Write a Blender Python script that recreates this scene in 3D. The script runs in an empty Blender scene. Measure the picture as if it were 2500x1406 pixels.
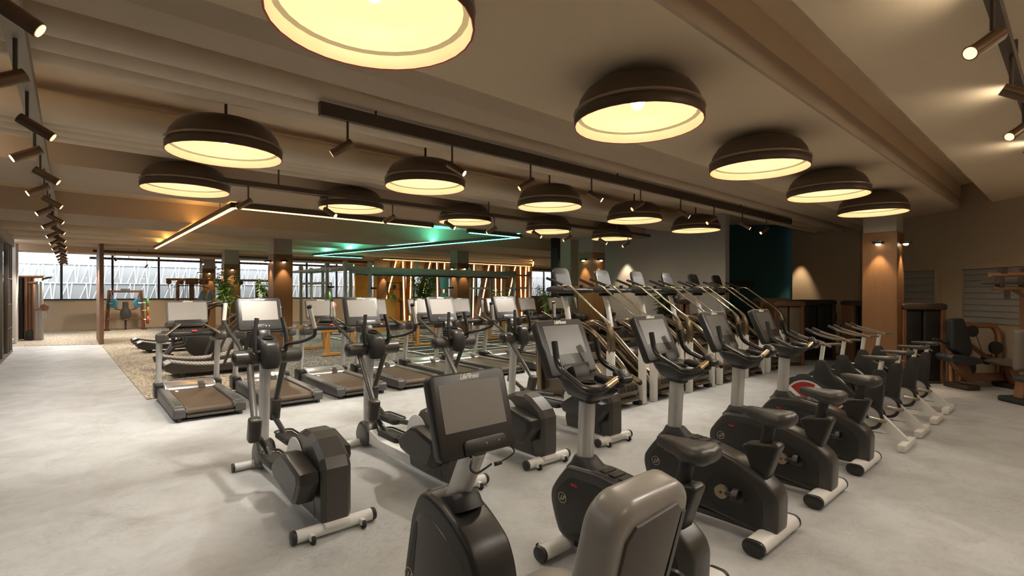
import bpy, bmesh, math, random
from mathutils import Vector, Matrix, Euler
random.seed(7)
scene = bpy.context.scene
COL = scene.collection
R = math.radians
PI = math.pi

# ------------------------------------------------------------------ materials
MATS = {}
def mat(name, color, rough=0.5, metal=0.0, var=0.06, scale=9.0, bump=0.0, bscale=180.0, emit=None, estr=0.0, coat=0.0, spec=0.5):
    m = bpy.data.materials.new(name); m.use_nodes = True
    nt = m.node_tree; b = nt.nodes['Principled BSDF']
    b.inputs['Roughness'].default_value = rough; b.inputs['Metallic'].default_value = metal
    b.inputs['Specular IOR Level'].default_value = spec
    if coat: b.inputs['Coat Weight'].default_value = coat; b.inputs['Coat Roughness'].default_value = .15
    tc = nt.nodes.new('ShaderNodeTexCoord'); n = nt.nodes.new('ShaderNodeTexNoise')
    n.inputs['Scale'].default_value = scale; n.inputs['Detail'].default_value = 3
    nt.links.new(tc.outputs['Object'], n.inputs['Vector'])
    mx = nt.nodes.new('ShaderNodeMix'); mx.data_type = 'RGBA'
    mx.inputs[6].default_value = [c*(1-var) for c in color]+[1]; mx.inputs[7].default_value = [min(1, c*(1+var)) for c in color]+[1]
    nt.links.new(n.outputs['Fac'], mx.inputs[0]); nt.links.new(mx.outputs[2], b.inputs['Base Color'])
    mr = nt.nodes.new('ShaderNodeMapRange'); mr.inputs['To Min'].default_value = max(0, rough-.05); mr.inputs['To Max'].default_value = min(1, rough+.05)
    nt.links.new(n.outputs['Fac'], mr.inputs['Value']); nt.links.new(mr.outputs['Result'], b.inputs['Roughness'])
    if bump:
        n2 = nt.nodes.new('ShaderNodeTexNoise'); n2.inputs['Scale'].default_value = bscale; n2.inputs['Detail'].default_value = 2
        nt.links.new(tc.outputs['Object'], n2.inputs['Vector'])
        bp = nt.nodes.new('ShaderNodeBump'); bp.inputs['Strength'].default_value = bump; bp.inputs['Distance'].default_value = .004
        nt.links.new(n2.outputs['Fac'], bp.inputs['Height']); nt.links.new(bp.outputs['Normal'], b.inputs['Normal'])
    if emit:
        b.inputs['Emission Color'].default_value = (*emit, 1); b.inputs['Emission Strength'].default_value = estr
    MATS[name] = m
    return m

def ramp(nt, fac, stops):
    r = nt.nodes.new('ShaderNodeValToRGB')
    while len(r.color_ramp.elements) < len(stops): r.color_ramp.elements.new(.5)
    for e, (p, c) in zip(r.color_ramp.elements, stops):
        e.position = p; e.color = (*c, 1)
    nt.links.new(fac, r.inputs['Fac'])
    return r.outputs['Color']

def nz(nt, coord, scale, detail=4, rough=.55, dist=0):
    n = nt.nodes.new('ShaderNodeTexNoise')
    n.inputs['Scale'].default_value = scale; n.inputs['Detail'].default_value = detail
    n.inputs['Roughness'].default_value = rough; n.inputs['Distortion'].default_value = dist
    nt.links.new(coord, n.inputs['Vector'])
    return n.outputs['Fac']

def base_mat(name, rough=.5):
    m = bpy.data.materials.new(name); m.use_nodes = True
    nt = m.node_tree; b = nt.nodes['Principled BSDF']; b.inputs['Roughness'].default_value = rough
    tc = nt.nodes.new('ShaderNodeTexCoord'); MATS[name] = m
    return m, nt, b, tc.outputs['Object']

def mixc(nt, fac, a, b, mode='MIX'):
    mx = nt.nodes.new('ShaderNodeMix'); mx.data_type = 'RGBA'; mx.blend_type = mode
    for k, v in ((6, a), (7, b)):
        if isinstance(v, tuple): mx.inputs[k].default_value = (*v, 1)
        else: nt.links.new(v, mx.inputs[k])
    if isinstance(fac, (int, float)): mx.inputs[0].default_value = fac
    else: nt.links.new(fac, mx.inputs[0])
    return mx.outputs[2]

# concrete screed floor
m, nt, b, co = base_mat('concrete_floor', .5)
big = nz(nt, co, .35, 5, .6, .4); mid = nz(nt, co, 2.4, 6, .65, .6); fine = nz(nt, co, 26, 5, .7); scr = nz(nt, co, 11, 10, .8, 2.2)
c1 = ramp(nt, big, [(.3, (.43, .44, .445)), (.7, (.56, .57, .575))])
c2 = mixc(nt, ramp(nt, mid, [(.42, (0, 0, 0)), (.66, (.55, .55, .55))]), c1, (.34, .335, .32))
msk = ramp(nt, nz(nt, co, .9, 4, .6, .8), [(.44, (.12, .12, .12)), (.62, (1, 1, 1))])
scm = mixc(nt, 1.0, ramp(nt, scr, [(.50, (0, 0, 0)), (.66, (.62, .62, .62))]), msk, 'MULTIPLY')
c3 = mixc(nt, scm, c2, (.22, .203, .175))
c4 = mixc(nt, ramp(nt, fine, [(.45, (0, 0, 0)), (.75, (.3, .3, .3))]), c3, (.56, .56, .55))
nt.links.new(c4, b.inputs['Base Color'])
nt.links.new(ramp(nt, mid, [(.3, (.38,)*3), (.7, (.6,)*3)]), b.inputs['Roughness'])
bp = nt.nodes.new('ShaderNodeBump'); bp.inputs['Strength'].default_value = .12; bp.inputs['Distance'].default_value = .004
nt.links.new(fine, bp.inputs['Height']); nt.links.new(bp.outputs['Normal'], b.inputs['Normal'])

# speckled rubber-granule carpet, beige by the aisle and darker among the racks
m, nt, b, co = base_mat('speckled_carpet', .9)
vo = nt.nodes.new('ShaderNodeTexVoronoi'); vo.inputs['Scale'].default_value = 34; nt.links.new(co, vo.inputs['Vector'])
sp = nz(nt, co, 42, 2, .6)
sep = nt.nodes.new('ShaderNodeSeparateXYZ'); nt.links.new(co, sep.inputs['Vector'])
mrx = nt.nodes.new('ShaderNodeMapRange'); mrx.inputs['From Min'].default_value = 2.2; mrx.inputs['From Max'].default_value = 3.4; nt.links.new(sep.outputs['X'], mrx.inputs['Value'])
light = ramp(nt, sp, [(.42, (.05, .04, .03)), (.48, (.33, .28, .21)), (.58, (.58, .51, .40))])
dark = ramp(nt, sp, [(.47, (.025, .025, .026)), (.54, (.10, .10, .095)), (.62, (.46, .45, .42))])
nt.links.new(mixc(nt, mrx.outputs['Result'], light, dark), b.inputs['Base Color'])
m, nt, b, co = base_mat('black_turf', .95)
nt.links.new(ramp(nt, nz(nt, co, 90, 2), [(.35, (.008, .010, .010)), (.7, (.03, .035, .035))]), b.inputs['Base Color'])
# painted plaster
def plaster(name, c, rough=.75):
    m, nt, b, co = base_mat(name, rough)
    a = nz(nt, co, .6, 4); f = nz(nt, co, 40, 3)
    nt.links.new(ramp(nt, a, [(.3, tuple(x*.95 for x in c)), (.7, tuple(min(1, x*1.04) for x in c))]), b.inputs['Base Color'])
    bp = nt.nodes.new('ShaderNodeBump'); bp.inputs['Strength'].default_value = .05; bp.inputs['Distance'].default_value = .003
    nt.links.new(f, bp.inputs['Height']); nt.links.new(bp.outputs['Normal'], b.inputs['Normal'])
    return m
plaster('ceiling_paint', (.76, .60, .42))
plaster('beam_paint', (.50, .39, .28))
plaster('pipe_paint', (.72, .59, .44), .6)
plaster('wall_paint', (.50, .46, .40))
plaster('wall_warm', (.50, .39, .27))
plaster('wall_grey', (.42, .41, .40))
plaster('teal_wall', (.018, .095, .11))
plaster('column_grey', (.36, .33, .29))
plaster('slat_grey', (.33, .31, .29))
# wood
def wood(name, c, c2, sc=3.0, rough=.5):
    m, nt, b, co = base_mat(name, rough)
    mp = nt.nodes.new('ShaderNodeMapping'); mp.inputs['Scale'].default_value = (sc*5, sc*5, sc*.35); nt.links.new(co, mp.inputs['Vector'])
    g = nz(nt, mp.outputs['Vector'], 2.2, 6, .6, 1.2)
    nt.links.new(ramp(nt, g, [(.3, c2), (.68, c)]), b.inputs['Base Color'])
    return m
wood('corten_wood', (.20, .098, .038), (.155, .074, .028))
wood('dark_panel_wood', (.17, .085, .045), (.12, .055, .03))
wood('amber_wood', (.52, .27, .07), (.40, .19, .045))
wood('brown_wood', (.27, .14, .07), (.2, .10, .05))

mat('black_plastic', (.017, .016, .0145), .34, spec=.5)
mat('satin_black', (.018, .017, .016), .5)
mat('gloss_black', (.02, .019, .018), .2, coat=.3)
mat('charcoal', (.023, .021, .019), .36)
mat('shell_grey', (.043, .039, .035), .3)
mat('bolt_brown', (.12, .05, .03), .4, .4)
mat('housing_grey', (.052, .047, .041), .32)
mat('panel_dark', (.016, .0148, .0135), .5)
mat('rubber', (.018, .018, .018), .75, bump=.2)
mat('silver', (.62, .61, .59), .36, .55)
mat('bright_silver', (.66, .66, .65), .25, .8)
mat('chrome', (.75, .74, .72), .14, 1.0)
mat('white_paint', (.78, .77, .74), .38)
mat('grip_white', (.72, .68, .60), .45)
mat('screen_glare_pale', (.24, .228, .212), .34, var=.02)  # screen greys below hold the glare in their base colour
mat('screen_glare_grey', (.095, .091, .085), .34, var=.02)
mat('screen_glare_bright', (.40, .38, .35), .3, var=.02)
mat('deck_grey', (.06, .058, .055), .36)
mat('rail_grey', (.13, .127, .12), .38)
mat('treadmill_belt', (.075, .050, .030), .55, bump=.3, bscale=300)
mat('seat_leather', (.045, .041, .037), .38, bump=.15)
mat('seat_back_cushion', (.30, .28, .255), .3)
mat('seat_shell', (.105, .09, .078), .5)
mat('crank_gold', (.33, .265, .18), .42, .6)
mat('gold_contact', (.75, .55, .32), .25, .9)
mat('bronze', (.24, .19, .13), .24, .8)
mat('rail_bronze', (.50, .42, .31), .2, .9)
mat('bronze_dark', (.10, .075, .05), .3, .5)
mat('copper_tube', (.42, .22, .12), .3, .7)
mat('brown_metal', (.20, .10, .055), .4, .3)
mat('brown_dark', (.055, .035, .024), .45)
mat('bar_taupe', (.16, .125, .095), .5)
mat('red', (.55, .012, .02), .4)
mat('dark_red', (.30, .018, .014), .45)
mat('logo_white', (.85, .84, .8), .4, var=.01)
mat('logo_gold', (.62, .55, .40), .35, .4)
mat('lamp_bronze', (.10, .068, .046), .42, .3)
mat('lamp_inner', (.90, .80, .58), .5)
mat('lamp_band', (.34, .25, .18), .3, .4)
mat('track_tan', (.34, .28, .20), .5)
mat('track_bronze', (.085, .065, .048), .4, .3)
mat('spot_bronze', (.17, .105, .065), .3, .75)
mat('rig_grey', (.44, .42, .385), .42, .2)
mat('rig_dark', (.05, .05, .05), .5)
mat('plate_blue', (.05, .26, .42), .5)
mat('plate_green', (.10, .34, .08), .5)
mat('plate_orange', (.60, .28, .03), .5)
mat('plate_red', (.55, .07, .03), .5)
mat('pad_blue', (.22, .40, .55), .5)
mat('pad_taupe', (.17, .145, .12), .5)
mat('pad_navy', (.022, .026, .032), .5)
mat('bag_teal_glow', (.30, .80, .84), .3)  # lightened teal stands in for the glow of a lit object
mat('frame_black', (.012, .012, .013), .4)
mat('frame_taupe', (.19, .165, .13), .4, .3)
mat('leaf_green', (.15, .27, .045), .6, var=.5, scale=14)
mat('leaf_dark', (.035, .06, .016), .6, var=.5, scale=14)
mat('stem_tan', (.28, .24, .09), .6)
mat('pot_dark', (.06, .055, .05), .6)
mat('line_white', (.8, .8, .78), .6)
mat('belt_slat', (.46, .45, .43), .4)
mat('disc_grey', (.42, .41, .39), .35)
mat('facade_grey', (.50, .51, .525), .7)
mat('facade_white', (.95, .95, .95), .5)
mat('stack_tan', (.15, .12, .088), .5)
mat('bulb', (1, .9, .7), .3, emit=(1, .80, .42), estr=26)
mat('spot_lens', (1, .9, .7), .3, emit=(1, .70, .36), estr=14)
mat('spot_lens_dim', (1, .8, .6), .3, emit=(1, .50, .22), estr=3.0)
mat('uplight_lens', (1, .9, .7), .3, emit=(1, .82, .55), estr=18)
mat('led_amber', (1, .7, .3), .3, emit=(1, .52, .14), estr=8)
mat('led_warm', (1, .8, .5), .3, emit=(1, .62, .24), estr=8)
mat('led_yellow', (1, .8, .4), .3, emit=(1, .72, .28), estr=6)
mat('led_amber_up', (1, .7, .3), .3, emit=(1, .52, .14), estr=22)  # the upward materials serve unseen glow strips added to light the ceiling
mat('led_yellow_up', (1, .8, .4), .3, emit=(1, .72, .28), estr=8)
mat('led_teal_up', (.3, 1, .85), .3, emit=(.12, .95, .72), estr=90)
mat('led_teal', (.3, 1, .85), .3, emit=(.12, .95, .72), estr=7)
# clear glass pane: a transparent sheet with Fresnel reflection
m = bpy.data.materials.new('pane_glass'); m.use_nodes = True; nt = m.node_tree
nt.nodes.remove(nt.nodes['Principled BSDF']); out = nt.nodes['Material Output']
tr = nt.nodes.new('ShaderNodeBsdfTransparent'); tr.inputs[0].default_value = (.96, .98, .98, 1)
gl = nt.nodes.new('ShaderNodeBsdfGlossy'); gl.inputs['Roughness'].default_value = .02
fr = nt.nodes.new('ShaderNodeFresnel'); fr.inputs[0].default_value = 1.35
ms = nt.nodes.new('ShaderNodeMixShader'); nt.links.new(fr.outputs[0], ms.inputs[0]); nt.links.new(tr.outputs[0], ms.inputs[1]); nt.links.new(gl.outputs[0], ms.inputs[2])
nt.links.new(ms.outputs[0], out.inputs[0]); MATS['pane_glass'] = m

# ------------------------------------------------------------------ mesh builder
class MB:
    def __init__(s): s.bm = bmesh.new()
    def _xf(s, vs, M):
        if M is not None: bmesh.ops.transform(s.bm, matrix=M, verts=vs)
    def box(s, c, d, rot=None, bev=0.0, seg=2, M=None):
        t = bmesh.new()
        bmesh.ops.create_cube(t, size=1)
        bmesh.ops.scale(t, vec=d, verts=t.verts)
        if bev:
            bmesh.ops.bevel(t, geom=t.edges[:], offset=min(bev, min(d)*.49), segments=seg, affect='EDGES', profile=.5)
        X = Matrix.Translation(c)
        if rot is not None: X = X @ Euler(rot).to_matrix().to_4x4()
        if M is not None: X = M @ X
        bmesh.ops.transform(t, matrix=X, verts=t.verts)
        return s._merge(t)
    def _merge(s, t):
        me = bpy.data.meshes.new('t'); t.to_mesh(me); t.free()
        s.bm.from_mesh(me); bpy.data.meshes.remove(me); return s
    def prism(s, prof, a0, a1, axis='x', bev=0.0, seg=2, M=None):
        """prof: (u,v) outline; axis x -> (y,z), y -> (x,z), z -> (x,y)"""
        t = bmesh.new()
        def P(u, v, a):
            return {'x': (a, u, v), 'y': (u, a, v), 'z': (u, v, a)}[axis]
        A = [t.verts.new(P(u, v, a0)) for u, v in prof]; B = [t.verts.new(P(u, v, a1)) for u, v in prof]
        n = len(prof)
        fa = t.faces.new(A); fb = t.faces.new(B[::-1])
        for i in range(n): t.faces.new((A[i], B[i], B[(i+1) % n], A[(i+1) % n]))
        bmesh.ops.recalc_face_normals(t, faces=t.faces[:])
        if bev:
            es = list({e for f in (fa, fb) for e in f.edges})
            bmesh.ops.bevel(t, geom=es, offset=bev, segments=seg, affect='EDGES', profile=.5, clamp_overlap=True)
        if M is not None: bmesh.ops.transform(t, matrix=M, verts=t.verts)
        return s._merge(t)
    def sweep(s, pts, rad, n=12, M=None, cap=True, up=None):
        """rad: one r, or list of r / (rx, ry) per point"""
        pts = [Vector(p) for p in pts]; k = len(pts)
        if not isinstance(rad, list): rad = [rad]*k
        rad = [r if isinstance(r, tuple) else (r, r) for r in rad]
        tan = []
        for i in range(k):
            a = pts[max(i-1, 0)]; b = pts[min(i+1, k-1)]
            if 0 < i < k-1:
                d = (pts[i]-a).normalized() + (b-pts[i]).normalized()
            else: d = b-a
            tan.append(d.normalized())
        ref = Vector(up) if up else Vector((1, 0, 0))
        if abs(tan[0].dot(ref)) > .95: ref = Vector((0, 1, 0)) if abs(tan[0].y) < .9 else Vector((0, 0, 1))
        u = (ref - tan[0]*ref.dot(tan[0])).normalized()
        vs = []; rings = []
        for i in range(k):
            u = (u - tan[i]*u.dot(tan[i])).normalized(); v = tan[i].cross(u)
            ring = []
            for j in range(n):
                a = 2*PI*j/n
                q = pts[i] + u*math.cos(a)*rad[i][0] + v*math.sin(a)*rad[i][1]
                ring.append(s.bm.verts.new(M @ q if M is not None else q))
            rings.append(ring)
        for i in range(k-1):
            for j in range(n):
                f = s.bm.faces.new((rings[i][j], rings[i][(j+1) % n], rings[i+1][(j+1) % n], rings[i+1][j]))
        if cap:
            s.bm.faces.new(rings[0][::-1]); s.bm.faces.new(rings[-1])
        return s
    def tube(s, pts, r, n=10, fillet=.03, fs=4, M=None):
        pts = [Vector(p) for p in pts]; out = [pts[0]]
        for i in range(1, len(pts)-1):
            a, p, b = pts[i-1], pts[i], pts[i+1]
            la, lb = (a-p).length, (b-p).length
            q = min(fillet, la*.45, lb*.45)
            if q < 1e-4: out.append(p); continue
            A = p+(a-p).normalized()*q; B = p+(b-p).normalized()*q
            for t in range(fs+1):
                w = t/fs
                out.append(A*(1-w)**2 + p*2*w*(1-w) + B*w*w)
        out.append(pts[-1])
        return s.sweep(out, r, n, M)
    def cyl(s, a, b, r, r2=None, n=20, M=None):
        return s.sweep([a, b], [r, r if r2 is None else r2], n, M)
    def lathe(s, prof, n=48, M=None, closed=False):
        rings = []
        for r, z in prof:
            if r < 1e-6:
                q = Vector((0, 0, z)); rings.append([s.bm.verts.new(M @ q if M is not None else q)])
            else:
                ring = []
                for j in range(n):
                    a = 2*PI*j/n; q = Vector((r*math.cos(a), r*math.sin(a), z))
                    ring.append(s.bm.verts.new(M @ q if M is not None else q))
                rings.append(ring)
        for A, B in zip(rings, rings[1:]):
            for j in range(n):
                k = (j+1) % n
                if len(A) == 1 and len(B) == 1: continue
                if len(A) == 1: s.bm.faces.new((A[0], B[k], B[j]))
                elif len(B) == 1: s.bm.faces.new((A[j], A[k], B[0]))
                else: s.bm.faces.new((A[j], A[k], B[k], B[j]))
        return s
    def ball(s, c, d, M=None, n=20):
        t = bmesh.new(); bmesh.ops.create_uvsphere(t, u_segments=n, v_segments=max(6, n*2//3), radius=.5)
        X = Matrix.Translation(c) @ Matrix.Diagonal((*d, 1))
        bmesh.ops.transform(t, matrix=(M @ X) if M is not None else X, verts=t.verts)
        return s._merge(t)
    def loft(s, rings, cap=True, M=None):
        R_ = [[s.bm.verts.new(M @ Vector(p) if M is not None else p) for p in r] for r in rings]
        n = len(rings[0])
        for A, B in zip(R_, R_[1:]):
            for j in range(n): s.bm.faces.new((A[j], A[(j+1) % n], B[(j+1) % n], B[j]))
        if cap: s.bm.faces.new(R_[0][::-1]); s.bm.faces.new(R_[-1])
        return s
    def mesh(s, name, smooth=True, angle=38):
        bm = s.bm
        bmesh.ops.remove_doubles(bm, verts=bm.verts, dist=1e-5)
        bmesh.ops.recalc_face_normals(bm, faces=bm.faces[:])
        th = R(angle)
        for f in bm.faces: f.smooth = smooth
        for e in bm.edges:
            if len(e.link_faces) == 2:
                try: e.smooth = e.calc_face_angle() < th
                except Exception: e.smooth = False
        me = bpy.data.meshes.new(name); bm.to_mesh(me); bm.free()
        return me
    def add(s, name, m, parent=None, **kw):
        me = s.mesh(name, **kw); me.materials.append(MATS[m])
        o = bpy.data.objects.new(name, me); COL.objects.link(o)
        if parent is not None: o.parent = parent
        return o

def tag(o, label=None, cat=None, group=None, kind=None):
    if label: o['label'] = label
    if cat: o['category'] = cat
    if group: o['group'] = group
    if kind: o['kind'] = kind
    return o
def thing(name, label, cat, loc=(0, 0, 0), rz=0.0, group=None):
    o = bpy.data.objects.new(name, None); COL.objects.link(o)
    o.empty_display_size = .1
    o.location = loc; o.rotation_euler = (0, 0, rz)
    return tag(o, label, cat, group)
def struct(mb, name, m, smooth=False):
    return tag(mb.add(name, m, smooth=smooth), kind='structure')
def dup(root, loc, rz=None, label=None):
    r = root.copy(); COL.objects.link(r); r.location = loc
    if rz is not None: r.rotation_euler = (0, 0, rz)
    if label: r['label'] = label
    for ch in list(root.children):
        c = ch.copy(); COL.objects.link(c); c.parent = r
        for g in list(ch.children):
            d = g.copy(); COL.objects.link(d); d.parent = c
    return r
ORD = ['first', 'second', 'third', 'fourth', 'fifth', 'sixth', 'seventh', 'eighth', 'ninth', 'tenth', 'eleventh', 'twelfth', 'thirteenth', 'fourteenth', 'fifteenth']

_txt = {}
def text_mesh(s, size, shear=0.0, off=0.0):
    k = (s, size, shear, off)
    if k in _txt: return _txt[k]
    cu = bpy.data.curves.new('lettering', 'FONT'); cu.body = s; cu.size = size; cu.shear = shear; cu.offset = off
    cu.align_x = 'CENTER'; cu.align_y = 'CENTER'; cu.extrude = .0008; cu.resolution_u = 3; cu.space_character = .84
    o = bpy.data.objects.new('lettering', cu); COL.objects.link(o)
    dg = bpy.context.evaluated_depsgraph_get(); dg.update()
    me = bpy.data.meshes.new_from_object(o.evaluated_get(dg)); me.name = 'lettering'
    bpy.data.objects.remove(o); bpy.data.curves.remove(cu)
    _txt[k] = me
    return me
def text(s, size, M, parent, m='logo_white', shear=.48, off=.0011, name='logo_lettering'):
    me = text_mesh(s, size, shear, off).copy(); me.transform(M); me.materials.clear(); me.materials.append(MATS[m])
    o = bpy.data.objects.new(name, me); COL.objects.link(o); o.parent = parent
    return o
def frame(center, tilt):
    """panel frame for a face looking to -Y and tilted back: x across, y up the panel, z out of its face"""
    up = Vector((0, math.sin(tilt), math.cos(tilt))); n = Vector((0, -math.cos(tilt), math.sin(tilt)))
    return Matrix(((1, up.x, n.x, center[0]), (0, up.y, n.y, center[1]), (0, up.z, n.z, center[2]), (0, 0, 0, 1)))
def rrect(w, h, r, n=5, cx=0, cy=0, rb=None):
    rb = r if rb is None else rb
    pts = []
    for (sx, sy, a0, q) in ((1, 1, 0, r), (-1, 1, 90, r), (-1, -1, 180, rb), (1, -1, 270, rb)):
        for i in range(n+1):
            a = R(a0+90*i/n)
            pts.append((cx+sx*(w/2-q)+q*math.cos(a), cy+sy*(h/2-q)+q*math.sin(a)))
    return pts
def smooth_poly(pts, r, n=4):
    out = []
    k = len(pts)
    for i in range(k):
        a, p, b = Vector(pts[i-1]), Vector(pts[i]), Vector(pts[(i+1) % k])
        q = min(r, (a-p).length*.45, (b-p).length*.45)
        A = p+(a-p).normalized()*q; B = p+(b-p).normalized()*q
        for t in range(n+1):
            w = t/n; out.append(tuple(A*(1-w)**2+p*2*w*(1-w)+B*w*w))
    return out
def circ(cu, cv, r, n=28): return [(cu+r*math.cos(2*PI*i/n), cv+r*math.sin(2*PI*i/n)) for i in range(n)]
def emblem(parent, M, r=.028, m='logo_gold'):
    t = MB()
    ring = []
    prof = [(r*.91, 0), (r, 0), (r, .0012), (r*.91, .0012), (r*.91, 0)]
    t.lathe(prof, 28, M=M)
    o = t.add('emblem_ring', m, parent)
    text('LF', r*1.3, M @ Matrix.Translation((0, 0, .0006)), parent, m, .45, .0002, 'emblem_lettering')
    return o
# ------------------------------------------------------------------ camera
A0 = R(48.69)
cam = bpy.data.cameras.new('camera'); co_ = bpy.data.objects.new('camera', cam); COL.objects.link(co_)
cam.sensor_width = 36; cam.lens = 1224/2500*36; cam.shift_y = 10.5/2500; cam.clip_end = 200; cam.clip_start = .05
co_.location = (0, 0, 1.8); co_.rotation_euler = (R(90), 0, A0-R(90))
scene.camera = co_
FW = Vector((math.cos(A0), math.sin(A0), 0)); RT = Vector((math.sin(A0), -math.cos(A0), 0))
def FL(px, py, z=0.0):
    """place in the room of a spot measured on the floor plan (height z)"""
    d = 1224*(z-1.8)/(713.5-py); t = (px-1250)/1224*d
    v = FW*d+RT*t
    return (v.x, v.y, z)
def WY(px, py, y0):
    a = (px-1250)/1224; dy = FW.y+RT.y*a; d = y0/dy
    return ((FW.x+RT.x*a)*d, y0, 1.8+(713.5-py)/1224*d)

# ------------------------------------------------------------------ room shell
struct(MB().box((12, 12, -.1), (48, 46, .2)), 'floor', 'concrete_floor')
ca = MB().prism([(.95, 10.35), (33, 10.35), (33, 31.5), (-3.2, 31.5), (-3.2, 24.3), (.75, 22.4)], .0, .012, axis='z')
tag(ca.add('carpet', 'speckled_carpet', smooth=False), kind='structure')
# turf lane with white lines
tf = tag(MB().box((11.6, 16.0, .016), (8.2, 7.6, .012)).add('turf_mat', 'black_turf', smooth=False), 'black sprint turf with painted white lines under the training rig', 'turf')
for i in range(9):
    y = 12.5+i*.87
    MB().box((11.6, y, .0235), (8.0, .07, .003)).add('painted_line', 'line_white', tf, smooth=False)
for i in range(6):
    MB().box((7.7+i*1.55, 16.0, .0235), (.07, 7.2, .003)).add('painted_line', 'line_white', tf, smooth=False)

ZC = 3.87
def cbox(x0, x1, y0, y1, z0, z1, name='ceiling', m='ceiling_paint'):
    return struct(MB().box(((x0+x1)/2, (y0+y1)/2, (z0+z1)/2), (x1-x0, y1-y0, z1-z0)), name, m)
cbox(-2, 36, -8, 1.17, 3.58, 4.2)
cbox(-2, 36, 1.16, 1.72, 4.07, 4.2)
cbox(-2, 36, 1.70, 3.9, 3.58, 4.2)
cbox(-2, 36, 3.8, 32, ZC, 4.2)
struct(MB().box((17, 1.712, 3.685), (38, .03, .21)), 'trim_1', 'beam_paint')
struct(MB().prism([(3.52, 3.585), (3.69, 3.50), (4.04, 3.50), (4.06, 3.9), (3.52, 3.9)], -2, 16.4, bev=.0), 'ceiling_beam', 'beam_paint')
for y0, y1 in ((8.58, 10.42), (13.86, 16.11), (27.2, 28.4)):
    cbox(-2, 36, y0, y1, 3.43, ZC+.1, 'ceiling_beam', 'beam_paint')
npipe = 0
def pipe(y, z, r, x0, x1, lab):
    o = MB().cyl((x0, y, z), (x1, y, z), r, n=24).add('ceiling_pipe', 'pipe_paint')
    tag(o, lab, 'pipe', 'painted pipes under the ceiling')
for i, y in enumerate((4.55, 4.87, 5.16)): pipe(y, 3.645, (.125, .122, .12)[i], -1.9, (16.35, 16.35, 16.3)[i], ORD[i]+' tan pipe running along the ceiling past the long light track')
for i, (y, r) in enumerate(((6.77, .16), (7.14, .125), (7.45, .12), (7.75, .12))): pipe(y, 3.645, r, -1.9, 12.75, ORD[i]+' tan pipe in the bundle before the first ceiling beam')
for i, y in enumerate((18.6, 20.2, 22.0, 23.9)): pipe(y, 3.66, .20, -1.9, 34, ORD[i]+' wide tan pipe crossing the ceiling near the window wall')

# window wall
YW = 31.5
struct(MB().box((16, YW+.15, .725), (38, .3, 1.45)), 'wall_back', 'wall_warm')
struct(MB().box((16, YW+.15, 3.95), (38, .3, .3)), 'trim_2', 'frame_black')
struct(MB().box((16, YW-.02, 1.465), (38, .1, .05)), 'trim_3', 'frame_black')
for k in range(19):
    x = -.35+1.872*k-1.872
    w = tag(MB().box((x, YW+.05, 2.63), (.09, .12, 2.36)).add('window_%d' % (k+1), 'frame_black', smooth=False), kind='structure')
    g = MB().box((x+.936, YW+.08, 2.63), (1.78, .012, 2.34)).add('pane', 'pane_glass', w, smooth=False)
# the perforated facade opposite
fa = thing('facade', 'pale grey facade screen with white zigzag bars seen outside the windows', 'facade', (16, 33.6, 0))
MB().box((0, .3, 2.5), (44, .2, 7)).add('facade_panel', 'facade_grey', fa, smooth=False)
fb = MB()
for row in range(5):
    z0 = -.55+row*.96+.9; z1 = z0+.93
    fb.box((0, .18, z1+.015), (44, .04, .03))
    x = -21+row*.27
    while x < 21:
        for (a, c) in ((-.02, .30), (.34, .27), (.36, .46)):
            fb.sweep([(x+a, .18, z0), (x+c, .18, z1)], .025, 4, cap=False)
        x += .62+.12*math.sin(x*3+row)
fb.add('facade_lattice', 'facade_white', fa, smooth=False)

# aisle side: glazed partition, plaster above, white pier
struct(MB().box((-1.45, 6.5, 3.72), (.16, 32, .96)), 'wall_left', 'wall_grey')
struct(MB().box((-1.45, -3.5, 1.9), (.16, 9, 3.8)), 'wall_front', 'wall_grey')
struct(MB().box((-1.9, 25.0, 1.93), (.9, 1.2, 3.86)), 'wall_pier', 'wall_paint')
struct(MB().box((-3.3, 27, 1.93), (.2, 10, 3.86)), 'wall_side', 'wall_paint')
gp = thing('glazed_partition', 'dark framed glass partition with bluish louvre blinds beside the aisle', 'partition', (-1.38, 12, 0))
for i, y in enumerate((-10.5, -8.6, -6.7, -4.8, -2.9, -1.0, .9, 2.8, 4.7, 6.6, 8.2, 8.75, 9.4)):
    MB().box((0, y, 1.62), (.07, .07, 3.24)).add('mullion', 'frame_taupe', gp, smooth=False)
MB().box((0, -.6, 3.22), (.09, 20.1, .07)).add('head_rail', 'frame_taupe', gp, smooth=False)
MB().box((0, -.6, .03), (.09, 20.1, .06)).add('sill_rail', 'frame_taupe', gp, smooth=False)
for z in (.75, 1.45, 2.2):
    MB().box((0, 8.8, z), (.05, 1.3, .025)).add('glazing_bar', 'frame_taupe', gp, smooth=False)
MB().box((-.02, -.6, 1.63), (.012, 20, 3.15)).add('pane', 'pane_glass', gp, smooth=False)
sl = MB()
for k in range(52): sl.box((-.12, -1.3, .12+k*.06), (.05, 18.6, .012), rot=(0, R(35), 0))
mat('blind_blue', (.20, .27, .31), .5)
sl.add('louvre_blind', 'blind_blue', gp, smooth=False)
struct(MB().box((-2.3, 9, 1.7), (.05, 34, 3.4)), 'wall_office', 'wall_grey')

l = bpy.data.lights.new('blind_fill_light', 'POINT'); l.energy = 90; l.color = (.8, .92, 1); l.shadow_soft_size = .2  # unseen light added behind the glass to brighten the blinds
lo = bpy.data.objects.new('blind_fill_light', l); COL.objects.link(lo); lo.location = (-1.95, 18.6, 2.9)
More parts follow.
